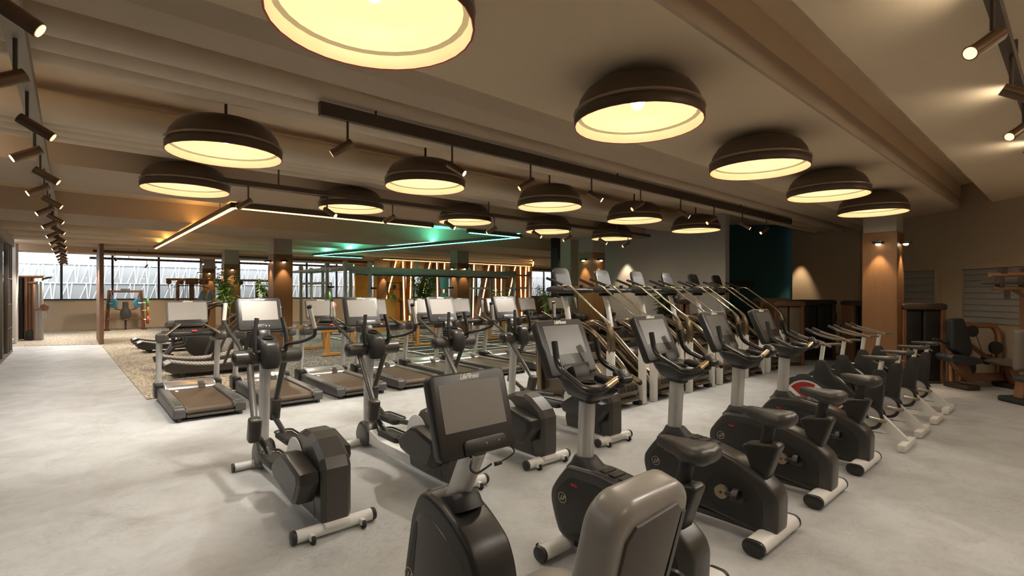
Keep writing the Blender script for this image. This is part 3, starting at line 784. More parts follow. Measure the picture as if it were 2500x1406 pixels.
# ------------------------------------------------------------------ treadmill
def make_treadmill():
    t = thing('treadmill', '', 'treadmill', (0, 0, 0), group='treadmills in the long row')
    for s in (-1, 1):
        b = MB(); prof = smooth_poly([(-1.05, .05), (-1.05, .17), (-1.02, .20), (.85, .225), (.95, .2), (.95, .05)], .025)
        b.prism(prof, s*.305, s*.455, bev=.018, seg=3); sr = b.add('side_frame', 'deck_grey', t)
        MB().box((s*.375, -.12, .2135), (.105, 1.72, .012), rot=(R(.75), 0, 0), bev=.004).add('foot_rail', 'rail_grey', sr)
        for k in range(12): MB().box((s*.375, -.88+k*.085, .2125), (.08, .006, .0128), rot=(R(.75), 0, 0)).add('grip_rib', 'deck_grey', sr, smooth=False)
        MB().box((s*.30, -1.0, .165), (.03, .10, .075), bev=.014).add('roller_guard', 'rail_grey', sr)
        MB().box((s*.38, -.98, .035), (.05, .12, .05), bev=.01).add('levelling_foot', 'rubber', sr)
        MB().box((s*.42, .86, .18), (.13, .30, .24), bev=.03, seg=3).add('post_boot', 'black_plastic', t)
        b = MB(); b.sweep([(s*.42, .86, .22), (s*.42, .80, .5), (s*.42, .72, 1.0)], [(.048, .058), (.042, .052), (.046, .058)], 16); b.add('upright', 'silver', t)
        b = MB(); b.box((s*.40, .58, 1.06), (.18, .42, .16), rot=(R(-6), 0, s*R(6)), bev=.05, seg=3); b.add('corner_housing', 'housing_grey', t)
        b = MB(); b.cyl((s*.39, .33, 1.11), (s*.165, .50, 1.275), .0195, n=12); b.add('hand_grip', 'bronze', t)
        b = MB(); b.box((s*.29, .70, 1.12), (.2, .22, .07), rot=(0, -s*R(8), 0), bev=.025); b.add('side_tray', 'charcoal', t)
    # belt as a loop over the rear roller
    b = MB(); prof = [(-.95, .05)]+[(-.975+.052*math.cos(R(a)), .128+.052*math.sin(R(a))) for a in range(270, 85, -20)]+[(.70, .205), (.70, .15), (-.9, .09)]
    b.prism(prof, -.295, .295); bl = b.add('running_belt', 'treadmill_belt', t)
    for k in (-.22,): MB().box((k, .42, .2015), (.035, .11, .002), rot=(R(.75), 0, 0)).add('belt_mark', 'line_white', bl, smooth=False)
    MB().box((0, -.3, .075), (.6, 1.3, .04)).add('deck_pan', 'satin_black', t, smooth=False)
    b = MB(); b.box((0, -1.03, .07), (.6, .04, .035), bev=.01); b.add('rear_bar', 'deck_grey', t)
    b = MB(); b.prism(smooth_poly([(.52, .20), (.58, .27), (.72, .31), (.98, .31), (1.06, .26), (1.06, .12), (.6, .12)], .04), -.37, .37, bev=.03, seg=3); mc = b.add('motor_cover', 'bright_silver', t)
    MB().prism(smooth_poly([(.50, .205), (.56, .268), (.66, .30), (.68, .24), (.62, .2)], .02), .1, .2, bev=.02).add('cover_boss', 'housing_grey', mc)
    MB().box((0, .92, .316), (.55, .03, .006)).add('cover_groove', 'deck_grey', mc, smooth=False)
    # cross bar, stop key, console
    b = MB(); b.prism(smooth_poly([(.40, 1.09), (.42, 1.17), (.50, 1.19), (.80, 1.17), (.80, 1.08), (.46, 1.06)], .03), -.32, .32, bev=.03, seg=3); cb = b.add('control_bar', 'black_plastic', t)
    MB().box((.02, .408, 1.165), (.075, .03, .03), rot=(R(-20), 0, 0), bev=.005).add('stop_key', 'red', cb)
    b = MB(); b.box((0, .78, 1.24), (.42, .14, .10), rot=(R(-20), 0, 0), bev=.03); b.add('console_neck', 'satin_black', t)
    c, M = console(t, (0, .88, 1.465), R(14), .60, .40, .05, 'screen_glare_bright', 'rail_grey', (.93, .78, .08), jack=False, lip=False, rc=.045)  # pale console body stands in for glare on the bezel
    MB().prism(rrect(.40, .05, .02, 3, .0, -.165), -.002, .022, axis='z', bev=.006, M=M).add('media_panel', 'black_plastic', c)
    return t
proto = make_treadmill()
CNT = ['with red stop key, at the aisle end of the row', 'mostly behind the bright elliptical screen', 'with wide brown belt, between the two elliptical posts', 'whose screen peeks out beside the second elliptical screen', 'behind the third elliptical handle', 'with its screen clear between two ellipticals', 'hidden behind the last elliptical', 'whose screen stands just before the first stair climber mast', 'partly behind the first stair climber post', 'under the first stair climber handrail', 'at the column end, seen behind a stair climber mast']
for i in range(11):
    p = (1.5+1.14*i, 9.25, 0); lab = ORD[i]+' treadmill from the aisle, '+CNT[i]
    if i == 0: proto.location = p; proto['label'] = lab
    else: dup(proto, p, label=lab)

# ------------------------------------------------------------------ stair climber
def make_climber():
    t = thing('stair_climber', '', 'stair climber', (0, 0, 0), group='stair climbers')
    b = MB(); b.prism(smooth_poly([(-.62, .05), (-.76, .16), (-.78, .34), (-.66, .42), (.30, .95), (.62, 1.12), (.85, 1.10), (.92, .95), (.92, .05)], .07), -.27, .27, bev=.03); b.add('body_housing', 'bronze_dark', t)
    for s in (-1, 1):
        b = MB(); b.tube([(s*.33, .86, .10), (s*.33, .90, 1.08), (s*.33, .62, 1.27), (s*.33, .22, 1.12), (s*.33, -.42, .56), (s*.33, -.66, .20)], .055, 14, .22, 7); b.add('side_stringer', 'bronze', t)
        b = MB(); b.tube([(s*.35, .60, 1.02), (s*.35, .10, .80), (s*.35, -.50, .36)], .032, 12, .1, 4); b.add('side_rail', 'bronze', t)
        b = MB(); b.box((s*.41, -.74, .46), (.10, .11, .92), bev=.02); b.add('rear_post', 'white_paint', t)
        b = MB(); b.sweep([(s*.41, -.745, .86), (s*.41, -.75, 1.0), (s*.41, -.745, 1.17), (s*.41, -.70, 1.31), (s*.41, -.60, 1.415)], [(.05, .045), (.064, .062), (.062, .06), (.038, .038), (.021, .021)], 14, up=(1, 0, 0)); b.add('rail_pod', 'bronze', t, angle=60)
        b = MB(); b.tube([(s*.41, -.64, 1.38), (s*.41, .08, 1.905), (s*.40, .20, 1.92), (s*.38, .32, 1.89)], .0165, 12, .08, 5); b.add('handrail', 'rail_bronze', t)
        b = MB(); b.tube([(s*.38, .30, 1.91), (s*.40, .12, 1.93), (s*.42, -.02, 2.0)] if False else [(s*.38, .26, 1.92), (s*.39, .55, 2.02), (s*.40, .62, 2.04)], .024, 12, .05); b.add('front_grip', 'black_plastic', t)
        b = MB(); b.box((s*.34, -.70, .035), (.12, .14, .07), bev=.02); b.add('floor_foot', 'rubber', t)
    for k in range(5):
        y, z = -.60+.26*k, .30+.21*k
        b = MB(); b.box((0, y, z), (.52, .23, .035), bev=.008); tr = b.add('step_tread', 'bronze_dark', t)
        MB().box((0, y-.115, z), (.50, .012, .03), bev=.003).add('tread_edge', 'bronze', tr)
        MB().box((0, y+.11, z+.09), (.5, .012, .15)).add('step_riser', 'panel_dark', t, smooth=False)
    b = MB()
    for k in range(5): b.box((-.2+.1*k, -.755, .30), (.055, .05, .10), rot=(R(-18), 0, 0), bev=.01)
    b.add('step_vent', 'satin_black', t)
    b = MB(); b.box((0, -.70, .12), (.5, .20, .06), bev=.02); b.add('lowest_step', 'bronze_dark', t)
    b = MB(); b.prism(smooth_poly([(.45, 1.08), (.52, 1.22), (.75, 1.27), (.95, 1.2), (.98, 1.05), (.6, 1.02)], .05), -.36, .36, bev=.03); b.add('top_cowl', 'bronze_dark', t)
    b = MB(); b.sweep([(0, .44, 1.12), (0, .52, 1.5), (0, .61, 1.80)], [(.06, .045), (.056, .042), (.06, .045)], 14); b.add('mast', 'white_paint', t)
    b = MB(); b.prism(smooth_poly([(.24, 1.80), (.24, 1.86), (.50, 1.91), (.66, 1.88), (.66, 1.82), (.5, 1.78)], .02), -.38, .38, bev=.02); b.add('console_tray', 'black_plastic', t)
    for s in (-1, 1): MB().cyl((s*.2, .36, 1.88), (s*.2, .36, 1.93), .035, n=16).add('cup_holder', 'rubber', t)
    M = frame((0, .60, 1.985), R(17))
    b = MB(); b.prism(rrect(.40, .52, .09, 6, rb=.03), -.05, 0, axis='z', bev=.012, seg=3, M=M); c = b.add('console', 'charcoal', t)
    MB().prism(rrect(.345, .36, .01, 3, 0, -.04), -.002, .002, axis='z', M=M).add('screen', 'panel_dark', c)
    return t
proto = make_climber()
CNT = ['against the bright far window', 'in front of the twin-lit column', 'with its console by the dark plant', 'before the plain grey wall', 'whose console is darkest', 'beside the teal wall']
for i in range(6):
    p = (6.5+1.14*i, 5.42, 0); lab = ORD[i]+' bronze stair climber along the row, its console '+CNT[i]
    if i == 0: proto.location = p; proto['label'] = lab
    else: dup(proto, p, label=lab)

# ------------------------------------------------------------------ upright bike
def pedal_set(parent, y, z, xs, strap=True):
    for s in (-1, 1):
        yy = -.155 if s < 0 else .155
        b = MB(); b.cyl((s*xs, y, z), (s*(xs+.03), y, z), .05, n=24); cr = b.add('crank_disc', 'crank_gold', parent)
        MB().cyl((s*(xs+.03), y, z), (s*(xs+.033), y, z), .011, n=14).add('crank_bolt', 'bolt_brown', cr)
        b = MB(); b.sweep([(s*(xs+.022), y+yy*.2, z), (s*(xs+.028), y+yy, z+.012)], [(.011, .020), (.011, .016)], 10); b.add('crank_arm', 'charcoal', cr)
        b = MB(); b.box((s*(xs+.085), y+yy, z+.012), (.09, .105, .026), bev=.012, seg=2); pd = b.add('pedal', 'gloss_black', parent)
        b = MB()
        arc = [(s*(xs+.085)+.052*math.cos(R(a)), y+yy+.012, z+.012+.065*math.sin(R(a))) for a in range(0, 181, 20)]
        b.sweep(arc, [(.022, .0025)]*len(arc), 8, up=(0, 1, 0)); b.add('pedal_strap', 'charcoal', pd)
def make_upright():
    t = thing('upright_bike', '', 'exercise bike', (0, 0, 0), group='upright exercise bikes')
    b = MB(); stab_bar(b, -.50, .30, .05, .075, .062); o = b.add('rear_stabilizer', 'white_paint', t)
    for s in (-1, 1):
        c = MB(); c.prism([(-.50+u, .062+v) for u, v in rrect(.155, .105, .05, 6)], s*.30, s*.336, bev=.01); c.add('end_cap', 'charcoal', o)
        MB().box((s*.24, -.5, .012), (.08, .09, .02)).add('rubber_foot', 'rubber', o, smooth=False)
    b = MB(); stab_bar(b, .40, .30, .047, .055, .062); o = b.add('front_stabilizer', 'white_paint', t)
    for s in (-1, 1):
        c = MB(); c.prism([(.40+u, .062+v) for u, v in rrect(.116, .10, .048, 6)], s*.30, s*.332, bev=.01); c.add('end_cap', 'charcoal', o)
        MB().box((s*.22, .47, .06), (.05, .07, .07), bev=.02).add('wheel_bracket', 'white_paint', o)
        MB().cyl((s*.22-.012, .50, .035), (s*.22+.012, .50, .035), .035, n=16).add('wheel', 'rubber', o)
    b = MB(); b.box((0, -.05, .065), (.09, .9, .05), bev=.015); b.add('base_rail', 'housing_grey', t)
    shell = [(.36, .62), (.46, .50), (.52, .41), (.525, .34), (.49, .22), (.44, .12), (.36, .10), (.1, .135), (-.2, .10), (-.44, .065), (-.565, .075), (-.575, .33), (-.545, .40), (-.45, .475), (-.28, .555), (-.10, .605), (.10, .63)]
    prof = smooth_poly(shell, .05, 4)
    b = MB(); b.prism(prof, -.105, .105, bev=.03, seg=3); hs = b.add('body_shell', 'shell_grey', t)
    inset = smooth_poly([(.33, .545), (.43, .46), (.465, .39), (.44, .24), (.39, .14), (.1, .165), (-.2, .13), (-.47, .095), (-.475, .30), (-.40, .40), (-.25, .475), (-.08, .525), (.1, .545)], .04, 4)
    for s in (-1, 1):
        MB().prism(inset, s*.100, s*.110, bev=.004).add('side_panel', 'panel_dark', hs)
        MB().prism(smooth_poly([(.24, .545), (.2, .505), (-.1, .50), (-.12, .512), (.1, .54)], .008), s*.1085, s*.1115).add('side_recess', 'satin_black', hs, smooth=False)
        MB().lathe([(.134, 0), (.138, .0015), (.138, .004), (.131, .004), (.131, 0)], 44, M=Matrix.Translation((s*.109, -.18, .30)) @ Matrix.Rotation(s*R(90), 4, 'Y')).add('panel_groove', 'satin_black', hs)
    emblem(hs, Matrix.Translation((-.111, .395, .385)) @ Matrix.Rotation(R(-90), 4, 'Y') @ Matrix.Rotation(R(-90), 4, 'Z'), .037)
    pedal_set(t, -.18, .30, .11)
    # post bump and post
    b = MB(); rings = []
    for (z, y, w, l) in ((.585, .25, .085, .17), (.63, .262, .082, .115), (.665, .275, .072, .085), (.68, .277, .066, .074)):
        rings.append([Vector((u, y+v, z)) for u, v in rrect(2*w, 2*l, min(w, l)*.8, 5)])
    b.loft(rings); b.add('post_collar', 'satin_black', t, angle=60)
    for k in range(3): MB().box((0, .09-.075*k, .632-.006*k), (.12, .052, .006), rot=(R(8), 0, 0), bev=.003).add('top_step', 'satin_black', hs)
    b = MB(); b.sweep([(0, .285, .66), (0, .262, 1.12)], [(.051, .060), (.051, .060)], 20); b.add('front_post', 'silver', t)
    b = MB(); rings = []
    for (z, y, w, l) in ((1.06, .262, .062, .075), (1.095, .262, .072, .085), (1.10, .25, .13, .12), (1.16, .24, .17, .17), (1.205, .245, .18, .19), (1.215, .245, .17, .18)):
        rings.append([Vector((u, y+v, z+.10*v)) for u, v in rrect(2*w, 2*l, min(w, l)*.6, 5)])
    b.loft(rings); tr = b.add('console_tray', 'charcoal', t, angle=50)
    for s in (-1, 1): MB().lathe([(.046, 0), (.05, .007), (.042, .01), (.038, .004), (.038, -.012), (0, -.012)], 24, M=Matrix.Translation((s*.11, .16, 1.21))).add('cup_holder', 'rubber', tr)
    MB().box((0, .34, 1.24), (.16, .08, .1), rot=(R(-24), 0, 0), bev=.02).add('console_neck', 'satin_black', t)
    console(t, (0, .45, 1.415), R(24), .49, .415, .06, 'screen_glare_grey', 'charcoal', (.76, .52, .115))
    # handlebar
    for s in (-1, 1):
        b = MB(); b.tube([(0, -.03, 1.262), (s*.06, -.035, 1.255), (s*.21, -.02, 1.19), (s*.255, .06, 1.19), (s*.225, .33, 1.30), (s*.215, .37, 1.47)], .0215, 14, .07, 6); hb = b.add('handlebar', 'gloss_black', t)
        b = MB(); b.tube([(s*.075, -.0345, 1.249), (s*.165, -.0235, 1.211)], .0226, 14, 0); b.add('pulse_sensor', 'gold_contact', hb)
    b = MB(); b.box((0, -.03, 1.262), (.115, .06, .105), rot=(R(-48), 0, 0), bev=.022, seg=3); hub = b.add('handlebar_pod', 'black_plastic', t)
    emblem(hub, frame((0, -.03, 1.262), R(48)) @ Matrix.Translation((0, .0, .0305)), .019, 'logo_white')
    MB().box((0, .08, 1.215), (.07, .22, .05), rot=(R(8), 0, 0), bev=.02).add('pod_stem', 'black_plastic', t)
    # seat
    cup = [(-.335, .69), (-.30, .665), (-.395, .44), (-.47, .425), (-.565, .70), (-.54, .72)]
    b = MB(); b.prism(smooth_poly(cup, .03), -.062, .062, bev=.022, seg=3); b.add('seat_tube', 'charcoal', t)
    b = MB(); b.sweep([(0, -.43, .60), (0, -.485, .86)], [(.036, .042), (.036, .042)], 16); b.add('seat_post', 'satin_black', t)
    b = MB(); rings = []
    for (y, w, zt, zb) in ((-.285, .012, .925, .90), (-.295, .03, .945, .885), (-.35, .045, .955, .87), (-.42, .065, .952, .855), (-.49, .105, .952, .835), (-.56, .13, .955, .835), (-.61, .125, .955, .845), (-.64, .09, .94, .865), (-.648, .05, .92, .885)):
        rr = []
        for k in range(20):
            a = 2*PI*k/20; cx = math.cos(a); sz = math.sin(a)
            u = w*math.copysign(abs(cx)**.8, cx); z = (zt+zb)/2+(zt-zb)/2*math.copysign(abs(sz)**.75, sz) - (.012 if abs(cx) < .3 and sz > 0 and y < -.5 else 0)
            rr.append(Vector((u, y, z)))
        rings.append(rr)
    b.loft(rings); b.add('saddle', 'seat_leather', t, angle=70)
    b = MB(); b.box((-.108, .285, .497), (.016, .06, .02), rot=(R(6), 0, 0), bev=.006); b.add('release_tab', 'dark_red', t)
    return t
proto = make_upright()
UL = ['upright exercise bike beside the recumbent bike, its saddle over the grey seat back', 'upright exercise bike with the whole dark body and crank in clear view, second of four', 'third upright exercise bike, its front emblem just beyond the second saddle', 'last upright exercise bike of the row, next to the red wheeled spin bike']
for i in range(4):
    p = (2.655+1.148*i, 1.975, 0)
    if i == 0: proto.location = p; proto['label'] = UL[0]
    else: dup(proto, p, label=UL[i])

# ------------------------------------------------------------------ recumbent bike (origin x=1.5, y=1.7)
t = thing('recumbent_bike', 'recumbent exercise bike with padded grey seat back and large screen at the front', 'exercise bike', (1.5, 1.7, 0))
prof = smooth_poly([(.82, .05), (.76, .34), (.70, .60), (.63, .73), (.55, .765), (.42, .745), (.28, .68), (.16, .60), (.11, .50), (.08, .36), (.05, .05)], .05, 4)
b = MB(); b.prism(prof, -.125, .125, bev=.045, seg=4); hs = b.add('body_shell', 'charcoal', t, angle=60)
ins = smooth_poly([(.76, .08), (.70, .36), (.645, .58), (.60, .655), (.50, .655), (.36, .60), (.24, .53), (.18, .44), (.16, .08)], .04, 4)
for s in (-1, 1):
    MB().prism(ins, s*.12, s*.129, bev=.004).add('side_panel', 'housing_grey', hs)
    MB().prism(smooth_poly([(.735, .20), (.69, .40), (.65, .555), (.625, .60), (.618, .55), (.645, .40), (.675, .20)], .012), s*.128, s*.1305).add('side_recess', 'satin_black', hs, smooth=False)
emblem(hs, Matrix.Translation((-.1305, .70, .27)) @ Matrix.Rotation(R(-90), 4, 'Y') @ Matrix.Rotation(R(-90), 4, 'Z'), .045)
pedal_set(t, .36, .30, .13)
b = MB(); rings = []
for (z, y, w, l) in ((.68, .42, .088, .14), (.735, .43, .085, .12), (.765, .435, .078, .10), (.768, .435, .064, .078)):
    rings.append([Vector((u, y+v, z-.38*v)) for u, v in rrect(2*w, 2*l, min(w, l)*.8, 5)])
b.loft(rings); b.add('post_collar', 'satin_black', t, angle=60)
b = MB(); b.sweep([(0, .46, .70), (0, .285, 1.03)], [(.052, .068), (.052, .068)], 22); b.add('front_post', 'silver', t)
c, M = console(t, (0, .285, 1.21), R(17), .47, .405, .06, 'screen_glare_pale', 'charcoal', (.80, .57, .125), jack=False)
for k in (.03, .11): MB().cyl((k, -.158, .008), (k, -.158, .011), .006, n=12, M=M).add('headphone_jack', 'copper_tube', c)
b = MB(); b.tube([(-.06, -.2, -.02), (-.07, -.215, .01), (-.10, -.255, .015), (-.06, -.285, .012), (.0, -.27, .012), (.035, -.26, .012)], .0055, 8, .03, 4, M=M); b.add('headset_cable', 'gloss_black', t)
b = MB(); b.tube([(.19, -.2, -.01), (.20, -.235, .01), (.15, -.25, .012), (.09, -.262, .012)], .004, 8, .02, 3, M=M); b.box((.075, -.265, .012), (.045, .02, .012), M=M, bev=.003); b.add('data_cable', 'gloss_black', t)
b = MB(); b.box((0, -.35, .12), (.11, 1.1, .09), bev=.02); b.add('seat_rail', 'housing_grey', t)
b = MB(); b.box((0, -.38, .32), (.12, .3, .34), bev=.04); b.add('seat_carriage', 'charcoal', t)
b = MB(); stab_bar(b, -.86, .32, .045, .055, .055); b.add('rear_stabilizer', 'white_paint', t)
b = MB(); stab_bar(b, .76, .28, .045, .05, .052); b.add('front_stabilizer', 'white_paint', t)
b = MB(); rings = []
for (y, w, zt, zb) in ((-.03, .12, .50, .47), (-.045, .19, .525, .455), (-.12, .23, .545, .44), (-.35, .245, .555, .44), (-.52, .24, .565, .45), (-.58, .21, .55, .47)):
    rr = []
    for k in range(28):
        a = 2*PI*k/28; cx = math.cos(a); sz = math.sin(a)
        rr.append(Vector((w*math.copysign(abs(cx)**.55, cx), y, (zt+zb)/2+(zt-zb)/2*math.copysign(abs(sz)**.6, sz))))
    rings.append(rr)
b.loft(rings); b.add('seat_cushion', 'seat_back_cushion', t, angle=60)
MB_ = Matrix.Translation((-.045, -.66, .848)) @ Matrix.Rotation(R(14), 4, 'X')
b = MB(); b.prism(rrect(.455, .62, .115, 7, rb=.10), -.055, .085, axis='y', bev=.04, seg=5, M=MB_); bk = b.add('seat_back', 'seat_back_cushion', t, angle=60)
b = MB(); b.prism([(-.165, -.34), (.125, -.34), (.15, .215), (.11, .25), (-.12, .235), (-.16, .19)], -.066, -.045, axis='y', bev=.004, M=MB_); b.add('back_shell', 'seat_shell', bk)
b = MB(); b.prism([(.155, -.33), (.178, -.33), (.185, .2), (.16, .2)], -.064, -.05, axis='y', M=MB_); b.add('shell_trim', 'seat_leather', bk)
for s in (-1, 1):
    b = MB(); b.tube([(s*.12, -.45, .40), (s*.30, -.45, .42), (s*.32, -.30, .52), (s*.32, -.14, .62)], .019, 12, .05); b.add('side_handle', 'gloss_black', t)
b = MB(); b.lathe([(.05, -.09), (.058, 0), (.066, .012), (.06, .02), (.05, .012), (.045, -.08), (0, -.085)], 28, M=Matrix.Translation((.40, -.55, .585))); b.add('cup_holder', 'housing_grey', t)

# ------------------------------------------------------------------ spin bike (rear foot at y=-.65)
def make_spin():
    t = thing('spin_bike', '', 'spin bike', (0, 0, 0), group='spin bikes')
    for y, hx in ((-.62, .27), (.62, .25)):
        MB().box((0, y, .045), (2*hx, .075, .075), bev=.006).add('floor_bar', 'white_paint', t)
    # A-shaped white legs
    b = MB(); b.prism([(-.66, .08), (-.53, .08), (-.10, .38), (-.24, .50)], -.03, .03); b.add('rear_leg', 'white_paint', t, smooth=False)
    b = MB(); b.prism([(-.62, .06), (.60, .06), (.60, .115), (-.62, .125)], -.028, .028); b.add('base_rail', 'white_paint', t, smooth=False)
    # body plate frame
    fr = smooth_poly([(.30, .93), (.21, .93), (.13, .76), (-.06, .60), (-.15, .50), (-.25, .66), (-.31, .88), (-.42, .88), (-.405, .62), (-.385, .42), (-.405, .27), (-.36, .17), (-.255, .14), (-.165, .19), (-.07, .36), (.06, .48), (.20, .60), (.36, .70)], .05, 4)
    b = MB(); b.prism(fr, -.045, .045, bev=.014, seg=2); b.add('frame_plate', 'satin_black', t)
    # flywheel
    W = Matrix.Translation((0, .43, .39)) @ Matrix.Rotation(R(-90), 4, 'Y')
    b = MB(); b.lathe([(.262, -.035), (.325, -.04), (.335, -.02), (.335, .02), (.325, .04), (.262, .035), (.262, -.035)], 44, M=Matrix.Translation((0, .43, .39)) @ Matrix.Rotation(R(90), 4, 'Y')); b.add('wheel_guard', 'gloss_black', t)
    for s in (-1, 1):
        d = MB().prism(circ(.43, .39, .264, 44), s*.022, s*.03).add('flywheel_disc', 'white_paint', t, smooth=False)
        for a0, a1 in ((40, 118), (200, 260), (300, 340)):
            seg = [(.43, .39)]+[(.43+.238*math.cos(R(a0+(a1-a0)*k/10)), .39+.238*math.sin(R(a0+(a1-a0)*k/10))) for k in range(11)]
            MB().prism(seg, s*.0295, s*.0315).add('wheel_sector', 'dark_red', d, smooth=False)
        MB().cyl((s*.03, .43, .39), (s*.05, .43, .39), .025, n=14).add('wheel_hub', 'black_plastic', d)
    # chain disc
    for s in (-1, 1):
        MB().lathe([(.124, -.012), (.155, -.012), (.155, .02), (.124, .02), (.124, -.012)], 40, M=Matrix.Translation((s*.052, -.255, .31)) @ Matrix.Rotation(s*R(90), 4, 'Y')).add('disc_rim', 'satin_black', t)
        d = MB().prism(circ(-.255, .31, .126, 40), s*.045, s*.062).add('crank_shield', 'disc_grey', t, smooth=False)
        yy = s*.16
        b = MB(); b.sweep([(s*.085, -.255, .31), (s*.085, -.255+yy, .295)], [(.012, .018), (.012, .015)], 10); cr = b.add('crank_arm', 'chrome', t)
        MB().cyl((s*.06, -.255, .31), (s*.098, -.255, .31), .022, n=14).add('crank_boss', 'chrome', cr)
        MB().box((s*.145, -.255+yy, .295), (.10, .08, .022), bev=.006).add('pedal', 'crank_gold', cr)
    # seat
    b = MB(); b.sweep([(0, -.355, .80), (0, -.385, 1.0)], [(.018, .026), (.018, .026)], 12); b.add('seat_post', 'white_paint', t)
    b = MB(); rings = []
    for (y, w, zt, zb) in ((-.18, .015, 1.03, 1.01), (-.22, .03, 1.035, 1.0), (-.33, .045, 1.04, .995), (-.41, .09, 1.045, .985), (-.48, .11, 1.05, .985), (-.53, .085, 1.04, 1.0), (-.54, .05, 1.03, 1.01)):
        rr = []
        for k in range(18):
            a = 2*PI*k/18; cx = math.cos(a); sz = math.sin(a)
            rr.append(Vector((w*math.copysign(abs(cx)**.8, cx), y, (zt+zb)/2+(zt-zb)/2*math.copysign(abs(sz)**.7, sz))))
        rings.append(rr)
    b.loft(rings); b.add('saddle', 'seat_leather', t, angle=70)
    b = MB(); b.tube([(0, -.29, .985), (0, -.44, .90)], .012, 8, 0); b.add('seat_slider', 'crank_gold', t)
    # handlebar
    b = MB(); b.sweep([(0, .265, .88), (0, .235, 1.12)], [(.018, .026), (.018, .026)], 12); b.add('handlebar_post', 'white_paint', t)
    for s in (-1, 1):
        b = MB(); b.tube([(0, .235, 1.13), (s*.10, .16, 1.135), (s*.20, .10, 1.13)], .017, 10, .05); b.add('drop_bar', 'bar_taupe', t)
        b = MB(); b.tube([(0, .235, 1.135), (s*.05, .24, 1.14), (s*.14, .30, 1.145), (s*.15, .52, 1.20), (s*.13, .68, 1.27)], .017, 10, .07, 5); hb = b.add('horn_bar', 'bar_taupe', t)
        b = MB(); b.tube([(s*.142, .58, 1.226), (s*.13, .68, 1.272)], .021, 10, 0); b.add('horn_grip', 'satin_black', hb)
    return t
proto = make_spin()
SL = ['spin bike nearest the upright bikes, whole red and white flywheel showing', 'second spin bike, red flywheel sector behind the first bike frame', 'third spin bike of four, before the copper clad column', 'last spin bike of four, next to the weight stack tower']
SL[0] = 'spin bike next to the upright bikes, whole red and white flywheel showing'
for i, x in enumerate((7.25, 8.10, 9.06, 9.93)):
    p = (x, 1.96, 0)
    if i == 0: proto.location = p; proto['label'] = SL[0]
    else: dup(proto, p, label=SL[i])
# ------------------------------------------------------------------ plate loaded press by the windows
RZV = A0-R(90)
t = thing('chest_press', 'brown plate-loaded press machine standing under the windows', 'weight machine', (1.94, 30.2, 0))
for s in (-1, 1):
    MB().sweep([(s*.70, 0, .05), (s*.60, .1, 1.9)], [(.075, .06), (.065, .055)], 4).add('side_upright', 'brown_metal', t, smooth=False)
    MB().box((s*.70, 0, .03), (.2, .9, .06)).add('floor_foot', 'brown_dark', t, smooth=False)
    MB().tube([(s*.55, .1, 1.75), (s*.42, -.15, 1.3), (s*.30, -.3, .98)], .035, 8, .05).add('press_lever', 'brown_metal', t)
    MB().tube([(s*.42, -.2, 1.02), (s*.20, -.3, .96)], .02, 8).add('press_grip', 'rubber', t)
    MB().cyl((s*.40, -.1, 1.28), (s*.62, -.1, 1.28), .025, n=10).add('plate_sleeve', 'chrome', t)
    for z in (1.30, .92, .48): MB().cyl((s*.66, .02, z), (s*.98, .02, z), .022, n=10).add('storage_horn', 'chrome', t)
MB().box((0, .1, 1.84), (1.22, .09, .1)).add('top_beam', 'brown_metal', t, smooth=False)
MB().box((0, .04, 1.9), (.36, .03, .16), bev=.02).add('name_plate', 'rail_grey', t)
MB().box((0, 0, .55), (1.36, .09, .1)).add('lower_beam', 'brown_metal', t, smooth=False)
b = MB(); b.sweep([(0, -.08, .62), (0, -.07, .72), (0, -.05, .95), (0, -.03, 1.06), (0, -.03, 1.14), (0, 0, 1.34)], [(.19, .06), (.22, .07), (.19, .07), (.11, .06), (.12, .06), (.11, .05)], 18); b.add('backrest', 'seat_leather', t)
MB().box((0, -.2, .52), (.3, .35, .08), bev=.03).add('seat_pad', 'seat_leather', t)
MB().box((0, -.1, .25), (.08, .08, .5)).add('seat_post', 'brown_dark', t, smooth=False)
def plate(x, y, z, r, m, lab, rz=0):
    o = thing('weight_plate', lab, 'weight plate', (x, y, z), rz, group='coloured plates on the press')
    MB().lathe([(.03, -.04), (r*.96, -.045), (r, -.035), (r, .035), (r*.96, .045), (.03, .04), (.03, -.04)], 28, M=Matrix.Rotation(R(90), 4, 'Y')).add('bumper_disc', m, o)
    MB().lathe([(.026, -.048), (.09, -.048), (.09, .048), (.026, .048), (.026, -.048)], 20, M=Matrix.Rotation(R(90), 4, 'Y')).add('steel_hub', 'rail_grey', o)
for s, sn_ in ((-1, 'screen'), (1, 'treadmill')):
    for z, m, cn in ((1.30, 'plate_green', 'green'), (.92, 'plate_orange', 'orange'), (.48, 'plate_red', 'red')):
        plate(1.94+s*.86, 30.22, z, .225, m, '%s weight plate racked on the %s side of the press' % (cn, sn_))
    plate(1.94+s*.45, 30.1, 1.28, .225, 'plate_blue', 'blue weight plate loaded on the %s side lever of the press' % sn_, s*R(-38))

